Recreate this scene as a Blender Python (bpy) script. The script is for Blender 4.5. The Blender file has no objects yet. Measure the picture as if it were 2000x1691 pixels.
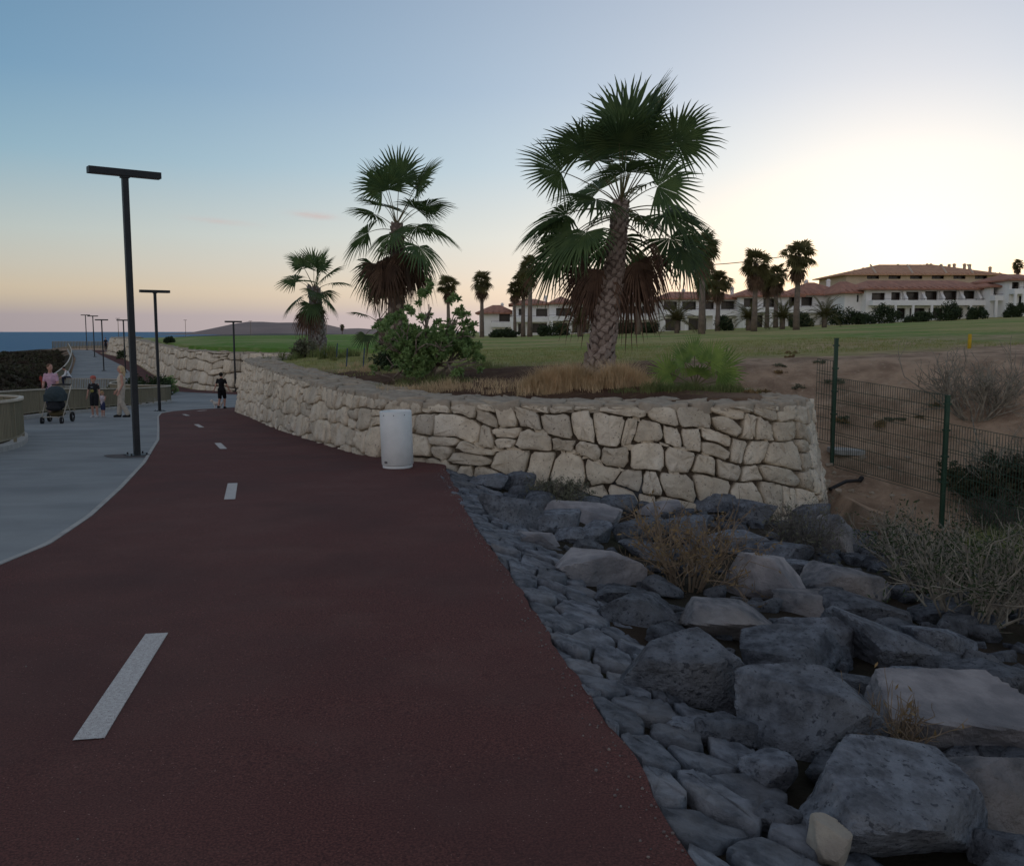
import bpy, math, random
import numpy as np
from mathutils import Vector, Matrix, noise as mnoise
sc = bpy.context.scene
C = sc.collection
rad = math.radians
# ---------------------------------------------------------------- camera
FPX, CX, CY, EYE = 1800.0, 1000.0, 845.5, 1.6
PITCH = math.atan((CY - 648) / FPX)
cam = bpy.data.cameras.new('camera'); cam_o = bpy.data.objects.new('camera', cam); C.objects.link(cam_o); sc.camera = cam_o
cam.sensor_fit = 'HORIZONTAL'; cam.sensor_width = 36.0; cam.lens = FPX / 2000 * 36.0; cam.clip_start = 0.05; cam.clip_end = 60000
cam_o.location = (0, 0, EYE); cam_o.rotation_euler = (math.pi / 2 - PITCH, 0, 0)
# ---------------------------------------------------------------- world: dusk sky
SUN_AZ, SUN_EL = rad(22.6), rad(2.0)          # azimuth clockwise from +Y
SUN = Vector((math.sin(SUN_AZ) * math.cos(SUN_EL), math.cos(SUN_AZ) * math.cos(SUN_EL), math.sin(SUN_EL)))
world = bpy.data.worlds.new('World'); sc.world = world; world.use_nodes = True
nt = world.node_tree; nt.nodes.clear()
def N(tree, typ, **kw):
    n = tree.nodes.new(typ)
    for k, v in kw.items():
        if k == 'inp':
            for i, x in v.items(): n.inputs[i].default_value = x
        else: setattr(n, k, v)
    return n
def mth(tree, op, a, b=None, clamp=False):
    n = N(tree, 'ShaderNodeMath', operation=op, use_clamp=clamp)
    for i, x in enumerate((a, b)):
        if x is None: continue
        if isinstance(x, (int, float)): n.inputs[i].default_value = x
        else: tree.links.new(x, n.inputs[i])
    return n.outputs[0]
def vscale(tree, col, fac):
    n = N(tree, 'ShaderNodeVectorMath', operation='SCALE')
    if isinstance(col, tuple): n.inputs[0].default_value = col
    else: tree.links.new(col, n.inputs[0])
    tree.links.new(fac, n.inputs['Scale']); return n.outputs[0]
def vadd(tree, a, b, op='ADD'):
    n = N(tree, 'ShaderNodeVectorMath', operation=op)
    for i, x in enumerate((a, b)):
        if isinstance(x, tuple): n.inputs[i].default_value = x
        else: tree.links.new(x, n.inputs[i])
    return n.outputs[0]
tc = N(nt, 'ShaderNodeTexCoord')
nrm = N(nt, 'ShaderNodeVectorMath', operation='NORMALIZE'); nt.links.new(tc.outputs['Generated'], nrm.inputs[0])
sep = N(nt, 'ShaderNodeSeparateXYZ'); nt.links.new(nrm.outputs[0], sep.inputs[0])
elev = mth(nt, 'MULTIPLY', mth(nt, 'ARCSINE', sep.outputs[2]), 180 / math.pi)          # degrees
wob = N(nt, 'ShaderNodeTexNoise', inp={'Scale': 6.0, 'Detail': 3.0}); nt.links.new(nrm.outputs[0], wob.inputs['Vector'])
elev_w = mth(nt, 'ADD', elev, mth(nt, 'MULTIPLY', mth(nt, 'SUBTRACT', wob.outputs[0], 0.5), 0.5))
ramp = N(nt, 'ShaderNodeValToRGB'); nt.links.new(mth(nt, 'DIVIDE', mth(nt, 'ADD', elev_w, 10.0), 100.0), ramp.inputs[0])
el = ramp.color_ramp.elements
stops = [(-10, (.08, .07, .07)), (-0.3, (.265, .235, .255)), (1.0, (.275, .245, .265)), (1.5, (.37, .32, .265)), (2.3, (.48, .40, .285)), (3.8, (.44, .43, .365)), (5.6, (.38, .445, .43)),
         (9.7, (.185, .35, .45)), (14, (.09, .25, .40)), (20, (.05, .185, .33)), (32, (.14, .20, .29)), (50, (.18, .205, .25)), (90, (.19, .20, .225))]
while len(el) < len(stops): el.new(0.5)
for e_, (d_, c_) in zip(el, stops): e_.position = (d_ + 10) / 100; e_.color = (*c_, 1)
dotn = N(nt, 'ShaderNodeVectorMath', operation='DOT_PRODUCT'); nt.links.new(nrm.outputs[0], dotn.inputs[0]); dotn.inputs[1].default_value = SUN
ang = mth(nt, 'MULTIPLY', mth(nt, 'ARCCOSINE', mth(nt, 'MINIMUM', dotn.outputs['Value'], 1.0)), 180 / math.pi)
glow = mth(nt, 'MULTIPLY', mth(nt, 'EXPONENT', mth(nt, 'DIVIDE', ang, -7.5)), 1.1)
glow2 = mth(nt, 'MULTIPLY', mth(nt, 'EXPONENT', mth(nt, 'MULTIPLY', mth(nt, 'POWER', mth(nt, 'DIVIDE', ang, 42.0), 2.0), -1.0)), .42)
sky_c = vadd(nt, vadd(nt, ramp.outputs[0], vscale(nt, (1.0, .66, .30), glow)), vscale(nt, (1.0, .86, .82), glow2))
# pink anti-twilight arch opposite the sunset, out of view, added to brighten camera-facing walls
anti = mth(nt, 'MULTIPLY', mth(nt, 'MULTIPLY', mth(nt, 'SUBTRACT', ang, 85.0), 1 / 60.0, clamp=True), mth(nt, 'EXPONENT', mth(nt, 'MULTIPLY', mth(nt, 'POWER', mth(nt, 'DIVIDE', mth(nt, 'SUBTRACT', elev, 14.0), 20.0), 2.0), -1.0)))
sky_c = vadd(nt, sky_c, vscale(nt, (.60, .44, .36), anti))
# two thin pink wisps of cloud, elongated along the horizon
az = mth(nt, 'MULTIPLY', mth(nt, 'ARCTAN2', sep.outputs[0], sep.outputs[1]), 180 / math.pi)
cn = N(nt, 'ShaderNodeTexNoise', inp={'Scale': 60.0, 'Detail': 4.0})
cmap = N(nt, 'ShaderNodeMapping', inp={'Scale': (1, 1, 6)}); nt.links.new(nrm.outputs[0], cmap.inputs[0]); nt.links.new(cmap.outputs[0], cn.inputs['Vector'])
wisp = None
for (a0, e0, wa, we, k) in ((-11.9, 6.85, 1.1, .17, .9), (-17.3, 6.35, 1.6, .14, .55)):
    da = mth(nt, 'DIVIDE', mth(nt, 'SUBTRACT', az, a0), wa)
    de = mth(nt, 'DIVIDE', mth(nt, 'ADD', mth(nt, 'SUBTRACT', elev, e0), mth(nt, 'MULTIPLY', mth(nt, 'SUBTRACT', az, a0), .07)), we)
    g = mth(nt, 'EXPONENT', mth(nt, 'MULTIPLY', mth(nt, 'ADD', mth(nt, 'MULTIPLY', da, da), mth(nt, 'MULTIPLY', de, de)), -1.0))
    g = mth(nt, 'MULTIPLY', g, k)
    wisp = g if wisp is None else mth(nt, 'ADD', wisp, g)
wisp = mth(nt, 'MULTIPLY', wisp, mth(nt, 'MULTIPLY', cn.outputs[0], 1.3), clamp=True)
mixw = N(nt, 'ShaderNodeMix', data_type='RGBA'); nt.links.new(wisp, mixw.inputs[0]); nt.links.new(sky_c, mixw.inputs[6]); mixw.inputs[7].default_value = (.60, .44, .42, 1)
nish = N(nt, 'ShaderNodeTexSky', sky_type='NISHITA', sun_disc=False, sun_elevation=SUN_EL, sun_rotation=SUN_AZ, air_density=1.0, dust_density=1.0, ozone_density=2.0)
bg1 = N(nt, 'ShaderNodeBackground', inp={'Strength': 0.015}); nt.links.new(nish.outputs[0], bg1.inputs[0])
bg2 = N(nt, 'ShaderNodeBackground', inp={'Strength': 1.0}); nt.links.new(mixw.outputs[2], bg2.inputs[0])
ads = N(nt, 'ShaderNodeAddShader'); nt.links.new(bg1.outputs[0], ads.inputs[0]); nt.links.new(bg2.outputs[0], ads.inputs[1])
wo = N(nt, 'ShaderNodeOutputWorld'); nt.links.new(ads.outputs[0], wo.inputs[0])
sl = bpy.data.lights.new('sun', 'SUN'); sl.energy = 0.35; sl.angle = rad(3.0); sl.color = (1, .72, .45)
so = bpy.data.objects.new('sun', sl); C.objects.link(so); so.rotation_euler = SUN.to_track_quat('Z', 'Y').to_euler(); so.location = (40, 90, 30)
sc.view_settings.view_transform = 'Standard'; sc.view_settings.look = 'None'; sc.view_settings.exposure = 0.0; sc.view_settings.gamma = 1.0
try: sc.cycles.use_denoising = True
except Exception: pass
# ---------------------------------------------------------------- helpers
RNG = np.random.default_rng(7); random.seed(7)
def P(px, py, Y):
    u = (px - CX) / FPX; v = -(py - CY) / FPX
    dy = math.cos(PITCH) + v * math.sin(PITCH); dz = -math.sin(PITCH) + v * math.cos(PITCH)
    return np.array([u * Y / dy, Y, EYE + dz * Y / dy])
def tag(o, label=None, cat=None, group=None, kind=None):
    if label: o['label'] = label
    if cat: o['category'] = cat
    if group: o['group'] = group
    if kind: o['kind'] = kind
    return o
def empty(name, loc, label, cat, group=None, rz=0.0):
    o = bpy.data.objects.new(name, None); C.objects.link(o); o.location = [float(v) for v in loc]; o.rotation_euler = (0, 0, rz)
    o.empty_display_size = 0.2
    return tag(o, label, cat, group)
def mk(name, V, F, mat, parent=None, smooth=False, world=False, mi=None):
    V = np.asarray(V, float)
    if world and parent is not None:
        off = np.zeros(3); q = parent
        while q is not None: off += np.array(q.location); q = q.parent
        V = V - off
    me = bpy.data.meshes.new(name); me.from_pydata(V.tolist(), [], [tuple(int(i) for i in f) for f in F])
    mats = mat if isinstance(mat, (list, tuple)) else [mat]
    for m in mats: me.materials.append(m)
    if mi is not None: me.polygons.foreach_set('material_index', np.asarray(mi, dtype=np.int32))
    if smooth: me.polygons.foreach_set('use_smooth', np.ones(len(me.polygons), dtype=bool))
    me.update()
    o = bpy.data.objects.new(name, me); C.objects.link(o)
    if parent is not None: o.parent = parent
    return o
class MB:
    def __init__(s): s.v = []; s.f = []; s.n = 0
    def add(s, V, F):
        V = np.asarray(V, float)
        s.v.append(V); s.f.extend([tuple(i + s.n for i in f) for f in F]); s.n += len(V)
    def box(s, c, size, rz=0.0, M=None):
        x, y, z = [v / 2 for v in size]
        V = np.array([(-x, -y, -z), (x, -y, -z), (x, y, -z), (-x, y, -z), (-x, -y, z), (x, -y, z), (x, y, z), (-x, y, z)])
        if rz: ca, sa = math.cos(rz), math.sin(rz); V = np.c_[V[:, 0] * ca - V[:, 1] * sa, V[:, 0] * sa + V[:, 1] * ca, V[:, 2]]
        s.add(V + np.asarray(c, float), [(0, 3, 2, 1), (4, 5, 6, 7), (0, 1, 5, 4), (1, 2, 6, 5), (2, 3, 7, 6), (3, 0, 4, 7)])
    def tube(s, pts, r, n=6, cap=True):
        V, F = tube(pts, r, n, cap); s.add(V, F)
    def ell(s, c, r, nu=12, nv=8, R=None):
        V, F = ellipsoid(c, r, nu, nv, R); s.add(V, F)
    def build(s, name, mat, parent=None, smooth=False, world=False):
        return mk(name, np.concatenate(s.v) if s.v else np.zeros((0, 3)), s.f, mat, parent, smooth, world)
def tube(pts, r, n=6, cap=True):
    pts = np.asarray(pts, float); k = len(pts); r = np.broadcast_to(np.asarray(r, float), (k,))
    t = np.gradient(pts, axis=0); t /= np.linalg.norm(t, axis=1)[:, None] + 1e-9
    ref = np.array([0, 0, 1.0]) if abs(t[0][2]) < .9 else np.array([1.0, 0, 0])
    V = []; a = np.arange(n) / n * 2 * math.pi
    for i in range(k):
        u = np.cross(t[i], ref); u /= np.linalg.norm(u) + 1e-9; w = np.cross(t[i], u)
        V.append(pts[i] + r[i] * (np.cos(a)[:, None] * u + np.sin(a)[:, None] * w))
    V = np.concatenate(V); F = []
    for i in range(k - 1):
        for j in range(n): F.append((i * n + j, i * n + (j + 1) % n, (i + 1) * n + (j + 1) % n, (i + 1) * n + j))
    if cap: F.append(tuple(range(n - 1, -1, -1))); F.append(tuple(range((k - 1) * n, k * n)))
    return V, F
def ellipsoid(c, r, nu=12, nv=8, R=None):
    V = []; F = []
    for i in range(1, nv):
        th = math.pi * i / nv
        for j in range(nu):
            ph = 2 * math.pi * j / nu; V.append((math.sin(th) * math.cos(ph), math.sin(th) * math.sin(ph), math.cos(th)))
    V.append((0, 0, 1)); V.append((0, 0, -1)); V = np.array(V) * np.asarray(r, float)
    if R is not None: V = V @ np.asarray(R).T
    V = V + np.asarray(c, float); T = (nv - 1) * nu
    for i in range(nv - 2):
        for j in range(nu): F.append((i * nu + j, (i + 1) * nu + j, (i + 1) * nu + (j + 1) % nu, i * nu + (j + 1) % nu))
    for j in range(nu): F.append((T, j, (j + 1) % nu)); F.append((T + 1, (nv - 2) * nu + (j + 1) % nu, (nv - 2) * nu + j))
    return V, F
def chaikin(pts, it=2, closed=False):
    p = np.asarray(pts, float)
    for _ in range(it):
        if closed:
            q = np.roll(p, -1, 0); p = np.stack([.75 * p + .25 * q, .25 * p + .75 * q], 1).reshape(-1, p.shape[1])
        else:
            a, b = p[:-1], p[1:]; m = np.stack([.75 * a + .25 * b, .25 * a + .75 * b], 1).reshape(-1, p.shape[1])
            p = np.concatenate([p[:1], m[1:-1], p[-1:]])
    return p
def resample(pts, step):
    p = np.asarray(pts, float); d = np.r_[0, np.cumsum(np.linalg.norm(np.diff(p[:, :2], axis=0), axis=1))]
    n = max(2, int(round(d[-1] / step)) + 1); s = np.linspace(0, d[-1], n)
    return np.stack([np.interp(s, d, p[:, i]) for i in range(p.shape[1])], 1), s
def frac_noise(V, scale, octaves=3, seed=0.0):
    return np.array([mnoise.fractal(Vector((v[0] * scale + seed, v[1] * scale + seed * .7, v[2] * scale - seed)), 1.0, 2.0, octaves) for v in V])
# ---------------------------------------------------------------- materials
def material(name, col, col2=None, scale=8.0, detail=5.0, rough=.8, bump=0.0, bscale=None, spec=.3, metal=0.0, speck=None, obj_coords=True, var=0.0, streak=None, big=None, translucent=0.0, dist=.02):
    m = bpy.data.materials.new(name); m.use_nodes = True; t = m.node_tree; b = t.nodes['Principled BSDF']
    b.inputs['Roughness'].default_value = rough; b.inputs['Specular IOR Level'].default_value = spec; b.inputs['Metallic'].default_value = metal
    tcn = N(t, 'ShaderNodeTexCoord'); geo = N(t, 'ShaderNodeNewGeometry')
    vec = tcn.outputs['Object'] if obj_coords else geo.outputs['Position']
    base = None
    def mix(a, bcol, fac):
        x = N(t, 'ShaderNodeMix', data_type='RGBA')
        for sock, val in ((6, a), (7, bcol)):
            if isinstance(val, tuple): x.inputs[sock].default_value = (*val, 1)
            else: t.links.new(val, x.inputs[sock])
        if isinstance(fac, float): x.inputs[0].default_value = fac
        else: t.links.new(fac, x.inputs[0])
        return x.outputs[2]
    def noise_f(sc_, det=detail, lo=.38, hi=.62, stretch=None):
        n = N(t, 'ShaderNodeTexNoise', inp={'Scale': sc_, 'Detail': det, 'Roughness': .6})
        v = vec
        if stretch:
            mp = N(t, 'ShaderNodeMapping', inp={'Scale': stretch}); t.links.new(vec, mp.inputs[0]); v = mp.outputs[0]
        t.links.new(v, n.inputs['Vector'])
        r = N(t, 'ShaderNodeMapRange', inp={1: lo, 2: hi}); t.links.new(n.outputs[0], r.inputs[0]); return r.outputs[0]
    base = col
    if col2 is not None: base = mix(col, col2, noise_f(scale, stretch=streak))
    for bg_ in (big[3:] if big is not None else ()): base = mix(base, bg_[0], mth(t, 'MULTIPLY', noise_f(bg_[1], 4.0, .47, .66, bg_[3] if len(bg_) > 3 else None), bg_[2]))
    if big is not None: base = mix(base, big[0], mth(t, 'MULTIPLY', noise_f(big[1], 3.0, .45, .68), big[2]))
    if speck is not None: base = mix(base, speck[0], noise_f(speck[1], 2.0, speck[2], speck[2] + .06))
    if var > 0:
        oi = N(t, 'ShaderNodeObjectInfo'); hsv = N(t, 'ShaderNodeHueSaturation')
        t.links.new(mth(t, 'ADD', mth(t, 'MULTIPLY', oi.outputs['Random'], 2 * var), 1 - var), hsv.inputs['Value'])
        if isinstance(base, tuple): hsv.inputs['Color'].default_value = (*base, 1)
        else: t.links.new(base, hsv.inputs['Color'])
        base = hsv.outputs[0]
    if isinstance(base, tuple): b.inputs['Base Color'].default_value = (*base, 1)
    else: t.links.new(base, b.inputs['Base Color'])
    if bump > 0:
        bn = N(t, 'ShaderNodeTexNoise', inp={'Scale': bscale or scale * 3, 'Detail': 6.0, 'Roughness': .65}); t.links.new(vec, bn.inputs['Vector'])
        bu = N(t, 'ShaderNodeBump', inp={'Strength': bump, 'Distance': dist}); t.links.new(bn.outputs[0], bu.inputs['Height']); t.links.new(bu.outputs[0], b.inputs['Normal'])
    if translucent > 0:
        tr = N(t, 'ShaderNodeBsdfTranslucent')
        if isinstance(base, tuple): tr.inputs[0].default_value = (*base, 1)
        else: t.links.new(base, tr.inputs[0])
        ms = N(t, 'ShaderNodeMixShader', inp={0: translucent}); out = t.nodes['Material Output']
        t.links.new(b.outputs[0], ms.inputs[1]); t.links.new(tr.outputs[0], ms.inputs[2]); t.links.new(ms.outputs[0], out.inputs[0])
    return m
M = {}
M['path'] = material('path_rubber', (.165, .064, .056), (.062, .027, .026), 120, 4, .93, .7, 150, .2, speck=((.40, .25, .21), 100, .69), obj_coords=False, big=((.080, .040, .038), .6, .7, ((.19, .115, .098), .35, .2, (1, .25, 1)), ((.17, .10, .085), 1.6, .2)), dist=.008)
M['concrete'] = material('promenade_concrete', (.275, .30, .31), (.21, .23, .24), 1.1, 8, .88, .25, 60, .2, obj_coords=False, streak=(.6, 1.1, 1), big=((.33, .35, .35), .35, .6, ((.17, .18, .185), .8, .35)))
M['kerb'] = material('pale_kerb', (.42, .42, .40), (.33, .33, .32), 5, 4, .9, obj_coords=False)
M['paint'] = material('road_paint', (.62, .62, .60), (.48, .46, .45), 60, 4, .85, .3, 300, .2, speck=((.16, .08, .07), 240, .60), obj_coords=False)
M['stone'] = material('limestone', (.69, .605, .475), (.55, .475, .37), 5, 7, .92, .9, 22, .15, speck=((.24, .20, .16), 30, .64), var=.18, big=((.74, .68, .58), 1.3, .6), dist=.03)
M['capstone'] = material('weathered_limestone', (.45, .39, .31), (.34, .29, .23), 6, 6, .93, .8, 25, .15, dist=.02)
M['mortar'] = material('wall_core', (.17, .14, .11), (.11, .09, .07), 10, 5, .95, .6, 30)
M['basalt'] = material('basalt', (.235, .258, .295), (.075, .083, .10), 9.0, 14, .9, 1.0, 14, .15, var=.28, big=((.27, .28, .295), 2.2, .6), speck=((.085, .094, .112), 38, .60), dist=.10)
M['basalt_pale'] = material('pale_basalt', (.37, .35, .355), (.24, .23, .24), 6, 12, .9, 1.0, 16, .2, var=.12, big=((.15, .155, .17), 1.4, .7), dist=.03)
M['beige_rock'] = material('beige_rock', (.40, .37, .31), (.30, .27, .23), 6, 6, .9, .8, 20, .2)
M['apron'] = material('apron_stone', (.20, .218, .248), (.085, .094, .11), 11, 13, .9, 1.0, 24, .15, big=((.21, .205, .205), 3.0, .6), var=.25, dist=.02)
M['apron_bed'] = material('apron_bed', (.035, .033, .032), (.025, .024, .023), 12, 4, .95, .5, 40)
M['grit'] = material('grit', (.24, .20, .18), (.12, .10, .10), 40, 3, .95)
M['black_metal'] = material('black_metal', (.018, .02, .024), (.026, .028, .032), 6, 3, .5, spec=.4)
M['green_metal'] = material('green_fence_paint', (.012, .048, .030), (.018, .06, .036), 8, 3, .5, spec=.4)
M['olive_slat'] = material('railing_slat', (.25, .225, .155), (.19, .17, .115), 3, 3, .6, spec=.4, streak=(8, 8, .5))
M['rail'] = material('pale_handrail', (.50, .46, .38), (.42, .38, .31), 3, 3, .55, spec=.4)
M['white_paint'] = material('white_bin_paint', (.76, .79, .79), (.69, .72, .72), 4, 5, .55, .08, 40, .4, big=((.62, .65, .64), 2.0, .35))
M['dark_label'] = material('dark_label', (.04, .04, .045))
M['grey_label'] = material('grey_label_print', (.35, .35, .35))
M['bark'] = material('palm_bark', (.20, .15, .12), (.12, .09, .075), 9, 5, .95, .8, 30)
M['boot'] = material('palm_leaf_base', (.42, .34, .29), (.24, .18, .15), 7, 5, .9, .7, 40, streak=(1, 1, .3))
M['boot_grey'] = material('palm_leaf_base_grey', (.36, .34, .33), (.20, .18, .17), 7, 5, .9, .7, 40)
M['far_trunk'] = material('far_palm_trunk', (.23, .18, .15), (.15, .12, .10), 3, 4, .95, .5, 10)
M['frond'] = material('palm_frond', (.115, .175, .062), (.07, .12, .048), 3, 4, .55, spec=.3, translucent=.33, var=.3)
M['frond_dry'] = material('palm_frond_tip', (.16, .13, .07), (.10, .085, .05), 5, 4, .8, translucent=.2)
M['petiole'] = material('petiole', (.13, .14, .06), (.16, .12, .06), 4, 3, .6)
M['dead'] = material('dead_frond', (.17, .105, .072), (.10, .062, .045), 5, 4, .95, translucent=.12, var=.35)
M['far_frond'] = material('far_palm_frond', (.16, .14, .055), (.11, .105, .045), 1.5, 4, .7, translucent=.4)
M['far_skirt'] = material('far_palm_skirt', (.20, .13, .085), (.13, .085, .06), 2, 4, .95, translucent=.15)
M['fan_green'] = material('young_fan_palm', (.27, .37, .09), (.16, .25, .065), 4, 4, .6, translucent=.3)
M['shrub'] = material('succulent_leaf', (.25, .36, .13), (.15, .25, .09), 4, 4, .6, spec=.3, translucent=.2)
M['shrub_wood'] = material('shrub_wood', (.30, .25, .20), (.20, .16, .13), 12, 4, .9, .5, 50)
M['hedge'] = material('hedge_leaf', (.050, .075, .030), (.030, .048, .022), 1.0, 4, .7, translucent=.15)
M['scrub'] = material('dark_scrub_leaf', (.075, .078, .042), (.060, .042, .032), .8, 4, .85, translucent=.1)
M['twig'] = material('dry_twig', (.28, .21, .14), (.16, .12, .085), 10, 3, .9)
M['twig_grey'] = material('grey_twig', (.34, .31, .25), (.17, .155, .13), 10, 3, .9)
M['twig_dark'] = material('dark_twig', (.17, .155, .14), (.10, .092, .085), 10, 3, .9)
M['dry_leaf'] = material('dry_leaf', (.30, .21, .10), (.18, .13, .07), 10, 3, .9, translucent=.2)
M['grey_leaf'] = material('grey_green_leaf', (.19, .19, .13), (.12, .125, .08), 10, 3, .9, translucent=.2)
M['straw'] = material('straw_grass', (.74, .56, .35), (.52, .39, .23), 3, 3, .9, translucent=.2)
M['green_grass'] = material('green_grass', (.15, .20, .07), (.22, .23, .09), 3, 3, .9, translucent=.25)
M['blade'] = material('lawn_blade', (.25, .30, .10), (.36, .33, .14), 1.2, 3, .9, translucent=.2)
M['plaster'] = material('white_plaster', (.90, .90, .88), (.82, .82, .81), .8, 5, .9, .1, 20)
M['plaster_peach'] = material('peach_plaster', (.62, .48, .36), (.54, .42, .32), .8, 5, .9)
M['tile'] = material('roof_tile', (.46, .225, .155), (.32, .16, .115), 1.3, 6, .9, .6, 6, streak=(1, .3, .3))
M['tile_orange'] = material('orange_roof_tile', (.58, .33, .20), (.45, .25, .16), 1.0, 6, .9, .6, 6)
M['glass'] = material('dark_opening_glass', (.030, .028, .028), (.05, .042, .038), .6, 3, .25, spec=.5)
M['wood_dark'] = material('dark_wood', (.085, .055, .04), (.06, .04, .03), 3, 3, .7)
M['yellow'] = material('yellow_paint', (.62, .42, .03), (.5, .33, .03), 6, 3, .7)
M['blue'] = material('blue_stake', (.05, .08, .14), None)
M['red'] = material('red_paint', (.40, .07, .05), (.30, .06, .05), 5, 3, .7)
M['rubber'] = material('black_rubber', (.02, .02, .022), None, rough=.7)
M['skin'] = material('skin', (.52, .30, .23), (.47, .26, .20), 12, 3, .6)
M['hill'] = material('volcanic_hill', (.30, .235, .215), (.235, .185, .175), .004, 6, .95, obj_coords=False)
M['hill_far'] = material('far_land', (.12, .115, .105), (.08, .082, .07), .02, 6, .95, obj_coords=False)
def cloth(name, c, c2=None): return material(name, c, c2 or tuple(v * .8 for v in c), 14, 3, .9, .3, 60, .15)
# sea
def sea_material():
    m = bpy.data.materials.new('sea_water'); m.use_nodes = True; t = m.node_tree; b = t.nodes['Principled BSDF']
    b.inputs['Base Color'].default_value = (.09, .21, .34, 1); b.inputs['Specular IOR Level'].default_value = .12; b.inputs['Roughness'].default_value = .55; b.inputs['IOR'].default_value = 1.33
    g = N(t, 'ShaderNodeNewGeometry'); mp = N(t, 'ShaderNodeMapping', inp={'Scale': (.05, .12, 1)}); t.links.new(g.outputs['Position'], mp.inputs[0])
    n = N(t, 'ShaderNodeTexNoise', inp={'Scale': 1.0, 'Detail': 8.0, 'Roughness': .65}); t.links.new(mp.outputs[0], n.inputs['Vector'])
    bu = N(t, 'ShaderNodeBump', inp={'Strength': 1.0, 'Distance': 2.5}); t.links.new(n.outputs[0], bu.inputs['Height']); t.links.new(bu.outputs[0], b.inputs['Normal'])
    return m
M['sea'] = sea_material()
# ---------------------------------------------------------------- terrain
DD = np.array([0, 3.7, 10.6, 17, 23, 30, 35, 42.5, 52, 63, 83, 104, 122, 150, 1000.]); ZZ = -np.array([0, 0, .25, .51, .8, 1.1, 1.42, 1.85, 2.2, 2.33, 1.9, 1.2, .77, .5, .5])
_yy = np.linspace(-20, 1000, 10201); _zz = np.interp(_yy, DD, ZZ); _k = np.ones(31) / 31; _zs = np.convolve(np.pad(_zz, 15, 'edge'), _k, 'valid')
def corridor(y): return np.interp(y, _yy, _zs)
PATH_R = np.array([(1.05, -3), (.85, 0), (.55, 2.62), (.45, 3.34), (.26, 4.44), (0, 6.22), (-.38, 8.5), (-1.18, 13.5)])
PATH_L = np.array([(-3.4, -3), (-3.55, 2), (-3.68, 5), (-3.77, 7.4), (-4.07, 8.8), (-4.64, 10.84), (-5.55, 13.84), (-7.14, 18.54), (-8.92, 23.2), (-11.0, 28.6), (-12.2, 32), (-12.9, 35), (-13.0, 38), (-12, 41.5), (-9, 44)])
WALL = chaikin(np.array([(-5.5, 42.5), (-8.2, 41.8), (-10.3, 39.4), (-10.95, 36.2), (-9.35, 31.5), (-7.5, 26.9), (-5.79, 22.5), (-4.22, 18.84), (-2.79, 15.6), (-2.07, 14.55), (-1.2, 13.75), (.1, 13.3), (1.4, 13.08), (2.8, 12.98), (3.85, 13.12), (4.65, 13.65), (5.02, 14.5), (5.0, 15.6), (4.65, 16.6)]), 2)
FARWALL = chaikin(np.array([(-12, 57.5), (-17, 59.6), (-21, 62.5), (-25, 68), (-29.5, 77), (-36, 90), (-44.5, 105), (-50, 113), (-50, 121)]), 2)
RAIL = chaikin(np.array([(-7.3, 8), (-7.9, 11), (-8.4, 13.6), (-8.82, 15.74), (-9.1, 16.9), (-9.85, 18.5), (-10.7, 20.0), (-11.8, 21.0), (-12.9, 22.0), (-13.7, 23.6), (-14.2, 25.6), (-14.6, 28), (-15.25, 32), (-16.5, 37.7), (-17.35, 43.2), (-17.3, 46.6), (-18.1, 48.8), (-20.5, 50)]), 2)
RAIL_FAR = chaikin(np.array([(-20.5, 50), (-23.2, 52.5), (-24.2, 57), (-25.6, 59.9), (-28.8, 60.2), (-31.3, 61.8), (-33.5, 68), (-38.5, 80), (-47.5, 100), (-58.5, 122)]), 2)
PLAT = np.concatenate([WALL[::-1], np.array([(-5, 46), (-6, 53), (-9, 56.5)]), FARWALL, np.array([(-55, 150), (-48, 190), (-20, 2500), (5000, 2500), (5000, -90), (60, -10), (30, 7), (15, 11.5), (9.5, 15.0), (7.2, 16.3), (5.3, 17.0)])])
SEAB = np.concatenate([np.array([(-6.3, -90), (-6.9, 0)]), RAIL, RAIL_FAR[1:], np.array([(-68, 140), (-62, 190), (-30, 2500), (-6000, 2500), (-6000, -90)])])
NPL0 = len(PLAT) - 8; NPL = len(PLAT) - 6
def seg_dist(pts, poly, closed=True):
    a = poly; b = np.roll(poly, -1, 0) if closed else poly[1:]
    if not closed: a = poly[:-1]
    best = np.full(len(pts), 1e9)
    for p, q in zip(a, b):
        d = q - p; L = d @ d
        if L < 1e-12: continue
        t = np.clip(((pts - p) @ d) / L, 0, 1); e = pts - p - t[:, None] * d
        best = np.minimum(best, np.einsum('ij,ij->i', e, e))
    return np.sqrt(best)
def inside(pts, poly):
    x, y = pts[:, 0], pts[:, 1]; r = np.zeros(len(pts), bool); b = np.roll(poly, -1, 0)
    for (x0, y0), (x1, y1) in zip(poly, b):
        if y0 == y1: continue
        c = ((y0 > y) != (y1 > y)) & (x < (x1 - x0) * (y - y0) / (y1 - y0) + x0); r ^= c
    return r
def sstep(a, b, x): t = np.clip((x - a) / (b - a), 0, 1); return t * t * (3 - 2 * t)
def wave(x, y): return .5 * np.sin(x * .31 + 1.3 * np.sin(y * .17)) + .3 * np.sin(y * .43 + x * .22 + 2) + .2 * np.sin(x * .9 - y * .7)
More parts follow.
